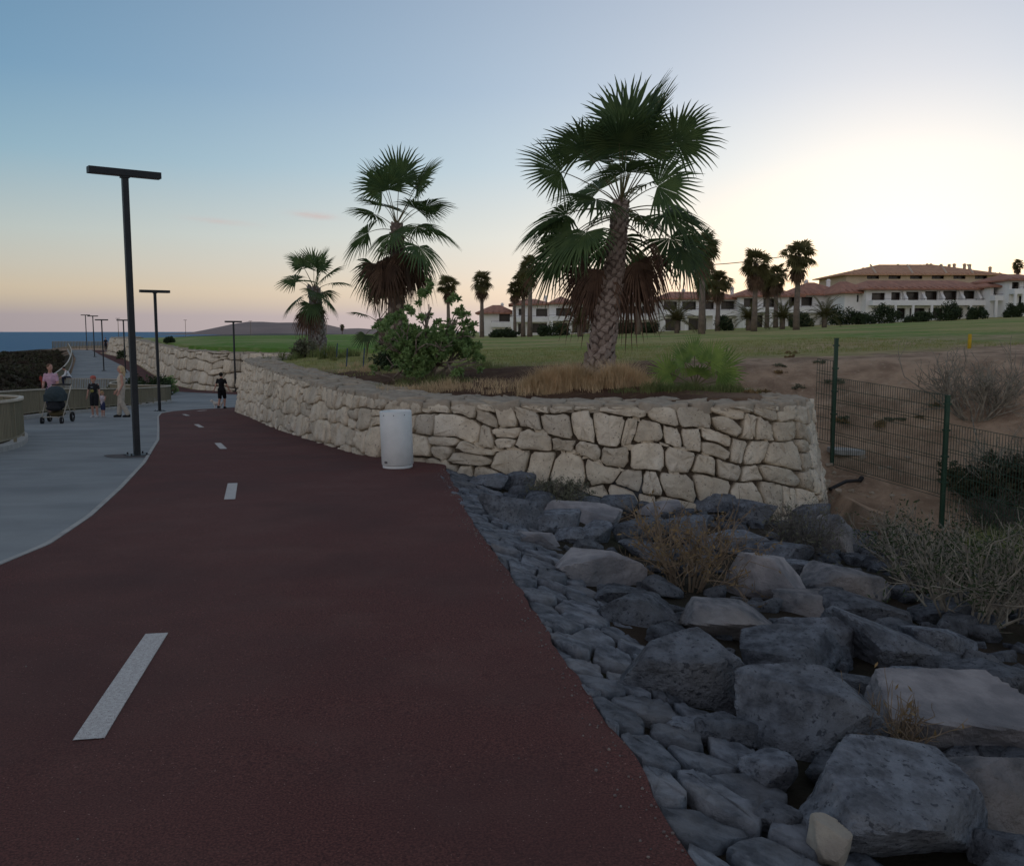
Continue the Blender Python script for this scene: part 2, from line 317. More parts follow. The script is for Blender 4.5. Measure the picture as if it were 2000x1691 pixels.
def terrain(xy):
    xy = np.atleast_2d(np.asarray(xy, float)); x, y = xy[:, 0], xy[:, 1]
    low = corridor(y) - .03
    R = np.interp(y, PATH_R[:, 1], PATH_R[:, 0])
    er = np.clip(x - R, 0, None); m = (y < 30)
    low = np.where(m, low - np.minimum(.13 * er + .02, 1.25) - .06 * sstep(.0, .5, er), low)
    sea_in = inside(xy, SEAB); ds = seg_dist(xy, SEAB[:-2], False)
    near = .06 * ds + .35 * sstep(.05, .7, ds)
    cliff = 8.5 * sstep(16, 60, ds)
    mound = 3.0 * np.exp(-(((x + 41) / 9.5) ** 2 + ((y - 63) / 13) ** 2)) + 1.6 * np.exp(-(((x + 27) / 7) ** 2 + ((y - 40) / 9) ** 2))
    zs = low - near - cliff + mound * sstep(.5, 6, ds) + .25 * wave(x * 2.2, y * 2.2) * sstep(1, 6, ds)
    low = np.where(sea_in, zs, low)
    pl = inside(xy, PLAT); dp = seg_dist(xy, np.concatenate([PLAT[NPL:], PLAT[:NPL0]]), False)
    hi = .70 + .03 * np.clip(x, 0, 85) + .00014 * np.clip(x, 0, 85) ** 2 - .9 * sstep(20, 0, y) * sstep(6, 14, x) + .0012 * np.clip(y, 0, 200) + .05 * wave(x * .6, y * .6) + .35 * np.exp(-(((x + 26) / 12) ** 2 + ((y - 105) / 22) ** 2))
    hi = hi - .26 * (1 - sstep(.8, 5, dp)) * (x < 5)
    wall_part = (x < 5.2) & ~((x > 4.5) & (y > 16.4))
    k = np.where(wall_part, sstep(.55, .95, dp), sstep(-2.0, 4.5, np.where(pl, dp, -dp)))
    soft = ~wall_part & (x > 5.1) & (y < 40)
    return np.where(pl | soft, low * (1 - k) + hi * k, low)
def gz(x, y): return float(terrain([(x, y)])[0])
def ground_px(px, py, y0=2.0, y1=200.0):
    Y = np.concatenate([np.arange(y0, 30, .04), np.arange(30, y1, .2)])
    u = (px - CX) / FPX; v = -(py - CY) / FPX
    dy = math.cos(PITCH) + v * math.sin(PITCH); dz = -math.sin(PITCH) + v * math.cos(PITCH)
    pts = np.c_[u * Y / dy, Y, EYE + dz * Y / dy]; g = terrain(pts[:, :2]); i = int(np.argmax(pts[:, 2] <= g))
    if not (pts[:, 2] <= g).any(): i = len(Y) - 1
    return np.array([pts[i, 0], pts[i, 1], g[i]])
def axis(segs):
    out = [segs[0][0]]
    for a, b, st in segs:
        n = max(1, int(round((b - a) / st))); out += list(np.linspace(a, b, n + 1)[1:])
    return np.array(out)
gx = axis([(-3000, -400, 400), (-400, -100, 30), (-100, -60, 2.5), (-60, -19, .6), (-19, 9, .22), (9, 30, .6), (30, 100, 2.5), (100, 400, 25), (400, 3000, 400)])
gy = axis([(-60, -4, 4), (-4, 1, .6), (1, 22, .22), (22, 48, .35), (48, 112, .65), (112, 200, 3), (200, 900, 40)])
X, Y = np.meshgrid(gx, gy); XY = np.c_[X.ravel(), Y.ravel()]
ZT = terrain(XY)
pl_in = inside(XY, PLAT); dpl = seg_dist(XY, PLAT); sea_in = inside(XY, SEAB)
x_, y_ = XY[:, 0], XY[:, 1]
fine = (np.abs(x_) < 40) & (y_ > -4) & (y_ < 70)
idx = np.where(fine & (pl_in | (x_ > .5)))[0]
nz = np.array([mnoise.fractal(Vector((x_[i] * 1.3, y_[i] * 1.3, 0)), 1.0, 2.0, 4) for i in idx]); ZT[idx] += .05 * nz * np.where(pl_in[idx], sstep(.3, 2, dpl[idx]), 1)
nx, ny = len(gx), len(gy)
gi = np.arange(nx * ny).reshape(ny, nx)
GF = np.stack([gi[:-1, :-1], gi[:-1, 1:], gi[1:, 1:], gi[1:, :-1]], -1).reshape(-1, 4)
# zones: lawn (grass cover), golf (bright mown grass), scrub (dark, also carries the painted shade between boulders), bed (dark planting soil)
edge = 17.5 + .9 * np.sin(x_ * .5) + np.where(x_ > 2, (x_ - 2) * .38, 0) + np.where(x_ < -2, (-2 - x_) * 1.15, 0)
lawn = np.where(pl_in, sstep(0, 4.0, y_ - edge - 3.0 + 1.2 * wave(x_, y_)), 0)
golf = np.where(pl_in & (x_ < 2 - .1 * y_) & (y_ > 46), 1.0, 0) * sstep(46, 52, y_)
dirt_r = np.where(pl_in, np.exp(-((y_ - 30 - .55 * (x_ - 6)) / 5.0) ** 2) * sstep(5, 9, x_) * (1 - sstep(18, 30, x_)), 0)
lawn = lawn * (1 - .55 * dirt_r)
scrub = np.where(sea_in, 1.0, 0.0); _R = np.interp(y_, PATH_R[:, 1], PATH_R[:, 0]); rubble = np.where(~pl_in & (y_ < 14) & (x_ > _R), sstep(6.6 + .25 * (y_ - 9), 4.2 + .25 * (y_ - 9), x_ - _R), 0.0)  # rubble mask paints the shade between the boulders as dark ground colour
bed = np.where(pl_in & (y_ < 60), (1 - lawn) * (1 - sstep(2.0, 6.0, x_)), 0)
def ground_material():
    m = bpy.data.materials.new('ground_cover'); m.use_nodes = True; t = m.node_tree; b = t.nodes['Principled BSDF']
    b.inputs['Roughness'].default_value = .95; b.inputs['Specular IOR Level'].default_value = .1
    geo = N(t, 'ShaderNodeNewGeometry'); pos = geo.outputs['Position']
    za = N(t, 'ShaderNodeAttribute', attribute_name='zone'); sp = N(t, 'ShaderNodeSeparateColor'); t.links.new(za.outputs['Color'], sp.inputs[0])
    zb = N(t, 'ShaderNodeAttribute', attribute_name='bed')
    def nz(scale, det, lo, hi):
        n = N(t, 'ShaderNodeTexNoise', inp={'Scale': scale, 'Detail': det, 'Roughness': .62}); t.links.new(pos, n.inputs['Vector'])
        r = N(t, 'ShaderNodeMapRange', inp={1: lo, 2: hi}); t.links.new(n.outputs[0], r.inputs[0]); return r.outputs[0]
    def mx(a, c, f):
        x = N(t, 'ShaderNodeMix', data_type='RGBA')
        for s_, v_ in ((6, a), (7, c)):
            if isinstance(v_, tuple): x.inputs[s_].default_value = (*v_, 1)
            else: t.links.new(v_, x.inputs[s_])
        t.links.new(f, x.inputs[0]); return x.outputs[2]
    dirt = mx(mx((.62, .445, .315), (.36, .25, .175), nz(1.1, 8, .40, .60)), (.62, .49, .37), nz(7, 5, .55, .75))
    soil = mx(mx((.105, .058, .040), (.15, .088, .056), nz(1.2, 6, .38, .62)), (.26, .185, .105), nz(5, 6, .56, .72))
    dirt = mx(dirt, soil, zb.outputs['Fac'])
    grass = mx(mx((.34, .36, .12), (.48, .41, .18), nz(.22, 6, .36, .64)), (.20, .24, .085), nz(3.5, 6, .5, .75))
    grass = mx(mx(grass, (.19, .31, .075), nz(.07, 5, .48, .60)), (.46, .36, .20), nz(.11, 4, .56, .74))
    golfc = mx(mx((.15, .29, .06), (.19, .32, .075), nz(.12, 5, .4, .6)), (.34, .38, .16), nz(.035, 3, .50, .60))
    gmix = mx(grass, golfc, sp.outputs[1])
    lawnf = mth(t, 'ADD', sp.outputs[0], mth(t, 'MULTIPLY', mth(t, 'SUBTRACT', nz(.9, 6, .3, .7), .5), .9), clamp=True)
    lawnf = mth(t, 'MULTIPLY', lawnf, mth(t, 'MINIMUM', mth(t, 'MULTIPLY', sp.outputs[0], 4.0), 1.0))
    base = mx(dirt, gmix, lawnf)
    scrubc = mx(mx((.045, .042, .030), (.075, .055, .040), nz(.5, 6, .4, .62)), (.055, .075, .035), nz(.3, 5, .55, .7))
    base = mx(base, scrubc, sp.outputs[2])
    t.links.new(base, b.inputs['Base Color'])
    n = N(t, 'ShaderNodeTexNoise', inp={'Scale': 9.0, 'Detail': 8.0, 'Roughness': .7}); t.links.new(pos, n.inputs['Vector'])
    bu = N(t, 'ShaderNodeBump', inp={'Strength': 1.0, 'Distance': .14}); t.links.new(n.outputs[0], bu.inputs['Height']); t.links.new(bu.outputs[0], b.inputs['Normal'])
    return m
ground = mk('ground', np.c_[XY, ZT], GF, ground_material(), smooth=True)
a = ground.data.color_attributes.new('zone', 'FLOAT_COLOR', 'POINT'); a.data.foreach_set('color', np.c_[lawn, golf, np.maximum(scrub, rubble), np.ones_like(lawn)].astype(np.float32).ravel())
a = ground.data.attributes.new('bed', 'FLOAT', 'POINT'); a.data.foreach_set('value', bed.astype(np.float32))
tag(ground, 'lawn, dry earth and dark scrub slopes beside the promenade', kind='structure')
# sea and far land
sea = mk('sea', [(-40000, -3000, -7), (20000, -3000, -7), (20000, 45000, -7), (-40000, 45000, -7)], [(0, 1, 2, 3)], M['sea']); tag(sea, 'blue sea stretching to the horizon', kind='structure')
def ridge(name, prof, Yd, depth, mat, label):
    top = np.array([P(px, py, Yd) for px, py in prof]); rng = np.random.default_rng(3)
    xs = np.linspace(top[0, 0], top[-1, 0], 160); zs = np.interp(xs, top[:, 0], top[:, 2]); rows = 9; V = []; F = []
    for j in range(rows):
        q = j / (rows - 1); s_ = math.sin(q * math.pi)
        for i, (x, z) in enumerate(zip(xs, zs)):
            n = mnoise.fractal(Vector((x * 6 / depth, q * 3, 1)), 1.0, 2.0, 4)
            V.append((x * (1 + .0), Yd + (q - .5) * depth, -9 + (z + 9) * s_ ** .8 * (1 + .05 * n * (1 if 0 < j < rows - 1 else 0))))
    for j in range(rows - 1):
        for i in range(159): a0 = j * 160 + i; F.append((a0, a0 + 1, a0 + 161, a0 + 160))
    return tag(mk(name, V, F, mat, smooth=True), label, kind='structure')
ridge('hill', [(372, 656), (400, 652), (440, 648), (470, 645), (500, 632), (512, 628), (545, 630), (585, 629), (620, 632), (650, 641), (668, 645), (700, 641), (740, 644), (800, 652), (900, 655), (960, 657)], 3600, 1500, M['hill'], 'low volcanic hill on the horizon beyond the golf course')
ridge('far_land', [(370, 656.5), (440, 653), (520, 652), (600, 652), (680, 652), (780, 653), (900, 654), (1000, 655)], 900, 260, M['hill_far'], 'dark strip of far shore below the hill')
# ---------------------------------------------------------------- path, promenade, markings
def ribbon(name, left, right, lift, mat, n=400, zf=corridor, cross=10, thick=.06):
    l, _ = resample(left, .1); r, _ = resample(right, .1)
    li = np.stack([np.interp(np.linspace(0, 1, n), np.linspace(0, 1, len(l)), l[:, i]) for i in range(2)], 1)
    ri = np.stack([np.interp(np.linspace(0, 1, n), np.linspace(0, 1, len(r)), r[:, i]) for i in range(2)], 1)
    V = []; F = []; w = cross + 1
    for i in range(n):
        for j in range(w):
            q = li[i] * (1 - j / cross) + ri[i] * (j / cross); V.append((q[0], q[1], float(zf(q[1])) + lift))
    for i in range(n - 1):
        for j in range(cross): a0 = i * w + j; F.append((a0, a0 + 1, a0 + w + 1, a0 + w))
    b0 = len(V)
    for i in range(n):                                  # skirts down the two sides
        V.append((V[i * w][0], V[i * w][1], V[i * w][2] - thick)); V.append((V[i * w + cross][0], V[i * w + cross][1], V[i * w + cross][2] - thick))
    for i in range(n - 1):
        F.append((i * w, (i + 1) * w, b0 + 2 * i + 2, b0 + 2 * i)); F.append((i * w + cross, b0 + 2 * i + 1, b0 + 2 * i + 3, (i + 1) * w + cross))
    return mk(name, V, F, mat, smooth=False)
PR_full = np.concatenate([PATH_R[:-1], np.array([(-1.0, 13.55), (-1.95, 14.75), (-2.65, 15.8), (-4.05, 19), (-5.6, 22.7), (-7.3, 27.1), (-9.1, 31.7), (-10.6, 36.3), (-9.9, 39.7), (-7.9, 42.3)])])
rng_e = np.random.default_rng(2)
PRr, _ = resample(PR_full, .06); _w = np.convolve(rng_e.normal(0, 1, len(PRr) + 8), np.ones(5) / 5, 'same')[:len(PRr)]; PRr = PRr + np.c_[.022 * _w + rng_e.normal(0, .007, len(PRr)), np.zeros(len(PRr))]
bike_path = ribbon('bike_path', PATH_L, PRr, .012, M['path'], 700, cross=16); tag(bike_path, 'dark red rubberised cycle path winding along the stone wall', kind='structure')
# promenade fills the corridor from the railing to the path and on through the dip
prom_r = np.concatenate([PATH_L[:-3], np.array([(-13, 38), (-12.5, 42), (-11, 49), (-12, 55), (-17.5, 57.2), (-22.5, 60.5), (-27, 67.5), (-31.5, 77), (-38, 90), (-47, 106), (-55, 121)])])
prom_l = np.concatenate([np.array([(-6.9, -3), (-7.2, 4)]), RAIL[:-1], np.array([(-20.5, 50.3), (-22.8, 52.4), (-24.0, 57), (-25.4, 60.1), (-28.8, 60.6), (-31.0, 62.2)]), np.array([(-33.2, 68), (-38.2, 80), (-47.2, 100), (-58.2, 122)])])
def strip_by_y(name, L, Rr, lift, mat, y0, y1, step=.3, cross=12):
    # rows follow matching fractions of arc length between the control stations
    n = int((y1 - y0) / step) + 1; ys = np.linspace(y0, y1, n)
    lx = np.interp(ys, L[:, 1], L[:, 0]); rx = np.interp(ys, Rr[:, 1], Rr[:, 0]); V = []; F = []; w = cross + 1
    for y, a0, b0 in zip(ys, lx, rx):
        for j in range(w): V.append((a0 + (b0 - a0) * j / cross, y, float(corridor(y)) + lift))
    for i in range(n - 1):
        for j in range(cross): a0 = i * w + j; F.append((a0, a0 + 1, a0 + w + 1, a0 + w))
    return mk(name, V, F, mat)
mono = lambda A: A[np.r_[True, np.diff(np.maximum.accumulate(A[:, 1])) > 1e-6]]
promenade = strip_by_y('promenade', mono(prom_l), mono(prom_r), .004, M['concrete'], -3, 122); tag(promenade, 'pale grey concrete promenade dipping into the inlet and climbing the far side', kind='structure')
far_path = ribbon('bike_path', prom_r[-9:], np.array([(-12, 57.2), (-17.2, 59.2), (-21.3, 62.2), (-25.3, 67.8), (-29.9, 77), (-36.4, 90), (-45, 105), (-51, 114), (-52, 121)]), .012, M['path'], 160, cross=6); tag(far_path, 'far stretch of red cycle path climbing beside the tall stone wall', kind='structure')
# pale edging strip between concrete and red path
ed, _ = resample(PATH_L[:-3], .2); tn = np.gradient(ed, axis=0); tn /= np.linalg.norm(tn, axis=1)[:, None]; nr = np.c_[-tn[:, 1], tn[:, 0]]
edging = ribbon('path_edging', ed + nr * .055, ed + nr * .004, .017, M['kerb'], 300, cross=1); edging.parent = promenade
DASH = [(-1.67, 3.48, -1.93, 4.86), (-3.07, 9.88, -3.46, 11.28), (-5.12, 16.24, -5.66, 17.6), (-7.78, 23.0, -8.4, 24.4), (-10.3, 29.2, -10.9, 30.5), (-12.0, 35.0, -12.1, 36.3)]
for (x0, y0, x1, y1) in DASH:
    p0, p1 = np.array([x0, y0]), np.array([x1, y1]); d = (p1 - p0) / np.linalg.norm(p1 - p0); nn = np.array([d[1], -d[0]]) * .058
    d_ = ribbon('lane_dash', np.array([p0 - nn, p1 - nn]), np.array([p0 + nn, p1 + nn]), .0165, M['paint'], 24, cross=4, thick=.004); d_.parent = bike_path
# kerb under the railing
rl, _ = resample(RAIL, .25); tn = np.gradient(rl, axis=0); tn /= np.linalg.norm(tn, axis=1)[:, None]; nl = np.c_[-tn[:, 1], tn[:, 0]]
kerb = ribbon('kerb', rl + nl * .14, rl - nl * .08, .10, M['kerb'], 260, cross=2, thick=.5); kerb.parent = promenade
rl2, _ = resample(RAIL_FAR, .4); tn = np.gradient(rl2, axis=0); tn /= np.linalg.norm(tn, axis=1)[:, None]; nl2 = np.c_[-tn[:, 1], tn[:, 0]]
kerb2 = ribbon('kerb', rl2 + nl2 * .14, rl2 - nl2 * .08, .10, M['kerb'], 200, cross=2, thick=.5); kerb2.parent = promenade
# ---------------------------------------------------------------- stone walls
def clip_half(poly, n, c):                     # keep n.p <= c
    out = []; m = len(poly)
    for i in range(m):
        a_, b_ = poly[i], poly[(i + 1) % m]; da, db = n @ a_ - c, n @ b_ - c
        if da <= 0: out.append(a_)
        if (da < 0) != (db < 0) and abs(da - db) > 1e-12: out.append(a_ + (b_ - a_) * (da / (da - db)))
    return out
def voronoi(S, box):
    cells = []; x0, y0, x1, y1 = box
    for i, s in enumerate(S):
        d = np.linalg.norm(S - s, axis=1); nb = np.argsort(d)[1:22]
        poly = [np.array(q, float) for q in ((x0, y0), (x1, y0), (x1, y1), (x0, y1))]
        for j in nb:
            n = S[j] - s; c = n @ (S[j] + s) / 2; poly = clip_half(poly, n, c)
            if len(poly) < 3: break
        cells.append(poly if len(poly) >= 3 else None)
    return cells
def row_seeds(s0, s1, t1, w, h, rng, stag=.5):
    S = []; t = -h * .5; k = 0
    while t < t1 + h:
        s = s0 - w + (k % 2) * w * stag
        while s < s1 + w:
            S.append((s + rng.uniform(-.3, .3) * w, t + rng.uniform(-.36, .36) * h)); s += w * rng.uniform(.72, 1.35)
        t += h; k += 1
    return np.array(S)
def round_poly(poly, gap, rng, it=2, cut=.38):
    p = np.array(poly); c = p.mean(0); d = p - c; r = np.linalg.norm(d, axis=1)[:, None] + 1e-9
    p = c + d * np.maximum(1 - gap / r, .3)
    # drop very short edges
    keep = [i for i in range(len(p)) if np.linalg.norm(p[i] - p[i - 1]) > .02]
    p = p[keep] if len(keep) >= 3 else p
    q = np.roll(p, -1, 0); k = rng.uniform(.07, cut, (len(p), 1)); p = np.stack([p * (1 - k) + q * k, p * k + q * (1 - k)], 1).reshape(-1, 2)
    if it > 1: q = np.roll(p, -1, 0); p = np.stack([p, (p + q) / 2 + rng.normal(0, .006, p.shape)], 1).reshape(-1, 2)
    return p
def courses(L, H, cw, ch, rng):
    out = []; t = -.12; bnds = []
    while t < H + ch * 1.5: bnds.append((t, rng.uniform(0, 6, 3), rng.uniform(.8, 1.2))); t += ch * rng.uniform(.78, 1.28)
    def b(k, s): t0, ph, a_ = bnds[k]; return t0 + .20 * ch * a_ * (math.sin(s * 1.9 / cw * .5 + ph[0]) * .6 + math.sin(s * 3.3 / cw * .5 + ph[1]) * .5 + math.sin(s * 6.1 / cw * .5 + ph[2]) * .35)
    for k in range(len(bnds) - 1):
        s = -cw * rng.random(); sb, st = s, s
        while s < L + cw:
            w = cw * rng.choice([.55, .8, 1.0, 1.2, 1.55], p=[.15, .25, .3, .2, .1]) * rng.uniform(.85, 1.15); s2 = s + w; nb_, nt_ = s2 + rng.normal(0, .17) * ch, s2 + rng.normal(0, .17) * ch
            q = lambda sv, kk: np.array([sv, b(kk, sv)])
            lo = [q(sb, k), q((sb + nb_) / 2, k), q(nb_, k)]; hi = [q(nt_, k + 1), q((nt_ + st) / 2, k + 1), q(st, k + 1)]
            if rng.random() < .16 and w > cw * .7:
                r_ = rng.uniform(.4, .62); ml, mr = sb + (st - sb) * r_, nb_ + (nt_ - nb_) * r_; zl, zr = lo[0][1] + (hi[2][1] - lo[0][1]) * r_, lo[2][1] + (hi[0][1] - lo[2][1]) * (r_ + rng.normal(0, .08)); A_, B_ = np.array([ml, zl]), np.array([mr, zr])
                out.append(lo + [B_, A_]); out.append([A_, B_] + hi)
            else: out.append(lo + hi)
            s, sb, st = s2, nb_, nt_
    return out
def stone_mesh(poly, bulge, back, mapf, rng, rough=.012):
    p = np.array(poly); c = p.mean(0); k = len(p); tilt = rng.normal(0, .07, 2); V = []; F = []
    rings = [(1.0, -back), (1.0, -.015), (.975, bulge * .55), (.90, bulge * .92), (.55, bulge)]
    for sc_, dpt in rings:
        for q in p:
            e = c + (q - c) * sc_; dd = dpt + (tilt @ (e - c) if dpt > 0 else 0) + (rng.normal(0, rough) if dpt > 0 else 0)
            V.append(mapf(e[0], e[1], dd))
    V.append(mapf(c[0], c[1], bulge + rng.normal(0, rough)))
    for r_ in range(len(rings) - 1):
        for j in range(k): F.append((r_ * k + j, r_ * k + (j + 1) % k, (r_ + 1) * k + (j + 1) % k, (r_ + 1) * k + j))
    L = (len(rings) - 1) * k
    for j in range(k): F.append((L + j, L + (j + 1) % k, len(V) - 1))
    return np.array(V), F
def stone_wall(name, line, topz, cw, ch, batter, cap_w, label, group, bulge, gap, seed, rubble=True, max_parts=300, cap_size=.42, s_range=None):
    rng = np.random.default_rng(seed)
    ln, s = resample(line, .1); Ls = s[-1]
    tg = np.gradient(ln, axis=0); tg /= np.linalg.norm(tg, axis=1)[:, None]
    kk = np.ones(9) / 9; tg = np.stack([np.convolve(np.pad(tg[:, i], 4, 'edge'), kk, 'valid') for i in range(2)], 1); tg /= np.linalg.norm(tg, axis=1)[:, None]
    out = np.c_[tg[:, 1], -tg[:, 0]]
    zb = np.array([float(terrain([q + o_ * .25])[0]) for q, o_ in zip(ln[::5], out[::5])]); zb = np.interp(s, s[::5], zb) - .08
    tz = topz(s, Ls, ln) if callable(topz) else np.full_like(s, topz)
    h = np.maximum(tz - zb, .3)
    root = empty(name, (*ln[len(ln) // 2], zb[len(ln) // 2]), label, 'wall', group)
    def at(sv):
        sv = np.clip(sv, 0, Ls); f = lambda A: np.interp(sv, s, A)
        return np.array([f(ln[:, 0]), f(ln[:, 1])]), np.array([f(out[:, 0]), f(out[:, 1])]), f(zb), f(h), f(tz)
    sl_ = math.sqrt(1 + batter * batter)
    def face(sv, t, n):
        q, o_, z0, hh, tzv = at(sv); pl_ = q - o_ * batter * t + o_ * n; return (pl_[0], pl_[1], z0 + t + n * batter * .5)
    def cap(sv, w_, n):
        q, o_, z0, hh, tzv = at(sv); pl_ = q - o_ * (batter * hh + w_); return (pl_[0], pl_[1], tzv + n)
    # core
    V = []; F = []; m = len(s[::3])
    for sv in s[::3]:
        hh = float(np.interp(sv, s, h)); V += [face(sv, -.3, -.10), face(sv, hh - .05, -.10), cap(sv, cap_w * .5, -.07), cap(sv, cap_w + .3, -.07), cap(sv, cap_w + .3, -.9)]
    for i in range(m - 1):
        for j in range(4): a0 = i * 5 + j; F.append((a0, a0 + 5, a0 + 6, a0 + 1))
    mk('wall_core', V, F, M['mortar'], root, world=True)
    cells = courses(Ls, float(h.max()), cw, ch, rng); stones = []
    for c in cells:
        if c is None: continue
        cc = np.mean(c, 0)
        s0_, s1_ = max(cc[0] - cw * .5, 0), min(cc[0] + cw * .5, Ls); h0, h1 = np.interp(s0_, s, h), np.interp(s1_, s, h)
        g_ = (h1 - h0) / max(s1_ - s0_, .01); n_ = np.array([-g_, 1.0]); c = clip_half(c, n_, float(h0 - g_ * s0_) - .01)
        if len(c) < 3: continue
        a_ = np.array(c); ext = a_.max(0) - a_.min(0)
        if ext.min() < .07 or a_[:, 0].max() < 0 or a_[:, 0].min() > Ls: continue
        stones.append((float(np.linalg.norm(np.mean(a_, 0) - 0)), c))
    dist_cam = lambda c: np.linalg.norm(at(np.mean(c, 0)[0])[0])
    stones = sorted([c for _, c in stones], key=dist_cam); rest = MB(); nst = 0
    for c in stones:
        p_ = round_poly(c, gap * rng.uniform(.6, 1.6), rng)
        V, F = stone_mesh(p_, bulge * rng.uniform(.65, 1.35), .13, face, rng, .010 + bulge * .05)
        if nst < max_parts: mk('stone', V, F, M['stone'], root, True, True); nst += 1
        else: rest.add(V, F)
    if rest.n: tag(rest.build('stones', M['stone'], root, True, True), kind='stuff')
    # small wedge stones in the joints
    if rubble:
        mb = MB()
        for c in stones:
            if dist_cam(c) > 26: continue
            for q in c:
                if rng.random() < .10:
                    hh = float(np.interp(q[0], s, h))
                    if .05 < q[1] < hh - .08:
                        k_ = rng.integers(5, 8); a_ = np.sort(rng.uniform(0, 2 * math.pi, k_)); r_ = rng.uniform(.05, .10)
                        V, F = stone_mesh(np.c_[q[0] + r_ * 1.25 * np.cos(a_), q[1] + r_ * .8 * np.sin(a_)], .012, .08, face, rng, .004); mb.add(V, F)
        tag(mb.build('wedge_stones', M['stone'], root, True, True), kind='stuff')
    # flat stones along the top
    S = row_seeds(0, Ls, cap_w, cap_size * 1.25, cap_size, rng); mb = MB()
    for c in voronoi(S, (0, -.05, Ls, cap_w)):
        if c is None: continue
        a_ = np.array(c)
        if (a_.max(0) - a_.min(0)).min() < .06: continue
        V, F = stone_mesh(round_poly(c, .012, rng, 1), rng.uniform(.012, .05), .10, cap, rng, .008); mb.add(V, F)
    tag(mb.build('cap_stones', M['capstone'], root, True, True), kind='stuff')
    return root
near_wall = stone_wall('stone_wall', WALL, .53, .45, .35, .19, 1.15, 'long curved retaining wall of pale limestone blocks beside the red path', None, .055, .011, 11)
far_wall = stone_wall('stone_wall', FARWALL[::-1], lambda s, L, ln: np.interp(ln[:, 1], [57, 62, 75, 90, 105, 125], [.22, .24, .40, .62, .85, .95]), 1.0, .66, .22, 1.2, 'tall limestone retaining wall below the bright golf green', None, .13, .035, 5, rubble=False, cap_size=.8)
# ---------------------------------------------------------------- pitched stone edging along the path
rng = np.random.default_rng(21)
ap_line, ap_s = resample(PATH_R[2:], .05)
ap_line = np.concatenate([np.array([(.74, 1.2), (.66, 2.0)]), ap_line]); ap_line, ap_s = resample(ap_line, .05)
tg_ = np.gradient(ap_line, axis=0); tg_ /= np.linalg.norm(tg_, axis=1)[:, None]; rt_ = np.c_[tg_[:, 1], -tg_[:, 0]]
def apron_map(s, t, n):
    i = np.clip(s, 0, ap_s[-1]); q = np.array([np.interp(i, ap_s, ap_line[:, k]) for k in (0, 1)]); o_ = np.array([np.interp(i, ap_s, rt_[:, k]) for k in (0, 1)])
    pt = q + o_ * t; return (pt[0], pt[1], float(corridor(pt[1])) - .012 - .24 * max(t, 0) - .05 * t * t + n)
def apron_w(s): return .60 + .25 * s / ap_s[-1]
apron = empty('stone_edging', (*ap_line[len(ap_line) // 2], float(corridor(6.0)) - .05), 'strip of flat dark stones set edge to edge along the red path', 'edging')
S = row_seeds(0, ap_s[-1], .85, .32, .205, rng)
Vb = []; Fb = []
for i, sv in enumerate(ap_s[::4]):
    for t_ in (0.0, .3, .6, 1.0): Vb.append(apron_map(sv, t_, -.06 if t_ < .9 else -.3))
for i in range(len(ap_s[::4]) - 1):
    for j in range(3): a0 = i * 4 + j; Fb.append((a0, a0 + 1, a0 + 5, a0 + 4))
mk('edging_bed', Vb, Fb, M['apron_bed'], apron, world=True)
acells = []
for c in voronoi(S, (0, -.01, ap_s[-1], .95)):
    if c is None: continue
    a_ = np.array(c); cc = a_.mean(0)
    if cc[1] > apron_w(cc[0]) or (a_.max(0) - a_.min(0)).min() < .05: continue
    acells.append(c)
acells.sort(key=lambda c: np.mean(c, 0)[0])
for c in acells[:290]:
    V, F = stone_mesh(round_poly(c, .014 * rng.uniform(.6, 1.6), rng, 2, .18), rng.uniform(.008, .020), .07, apron_map, rng, .0045); mk('stone', V + np.array([0, 0, rng.normal(.004, .010)]), F, M['apron'], apron, True, True)
# ---------------------------------------------------------------- boulders
def ico(sub):
    t = (1 + 5 ** .5) / 2
    V = [(-1, t, 0), (1, t, 0), (-1, -t, 0), (1, -t, 0), (0, -1, t), (0, 1, t), (0, -1, -t), (0, 1, -t), (t, 0, -1), (t, 0, 1), (-t, 0, -1), (-t, 0, 1)]
    F = [(0, 11, 5), (0, 5, 1), (0, 1, 7), (0, 7, 10), (0, 10, 11), (1, 5, 9), (5, 11, 4), (11, 10, 2), (10, 7, 6), (7, 1, 8), (3, 9, 4), (3, 4, 2), (3, 2, 6), (3, 6, 8), (3, 8, 9), (4, 9, 5), (2, 4, 11), (6, 2, 10), (8, 6, 7), (9, 8, 1)]
    V = [np.array(v) / np.linalg.norm(v) for v in V]
    for _ in range(sub):
        mid = {}; G = []
        def mp(a_, b_):
            k = (min(a_, b_), max(a_, b_))
            if k not in mid: m_ = V[a_] + V[b_]; V.append(m_ / np.linalg.norm(m_)); mid[k] = len(V) - 1
            return mid[k]
        for a_, b_, c_ in F:
            x, y, z = mp(a_, b_), mp(b_, c_), mp(c_, a_); G += [(a_, x, z), (b_, y, x), (c_, z, y), (x, y, z)]
        F = G
    return np.array(V), F
ICO4 = ico(4); ICO3 = ico(3); ICO2 = ico(2)
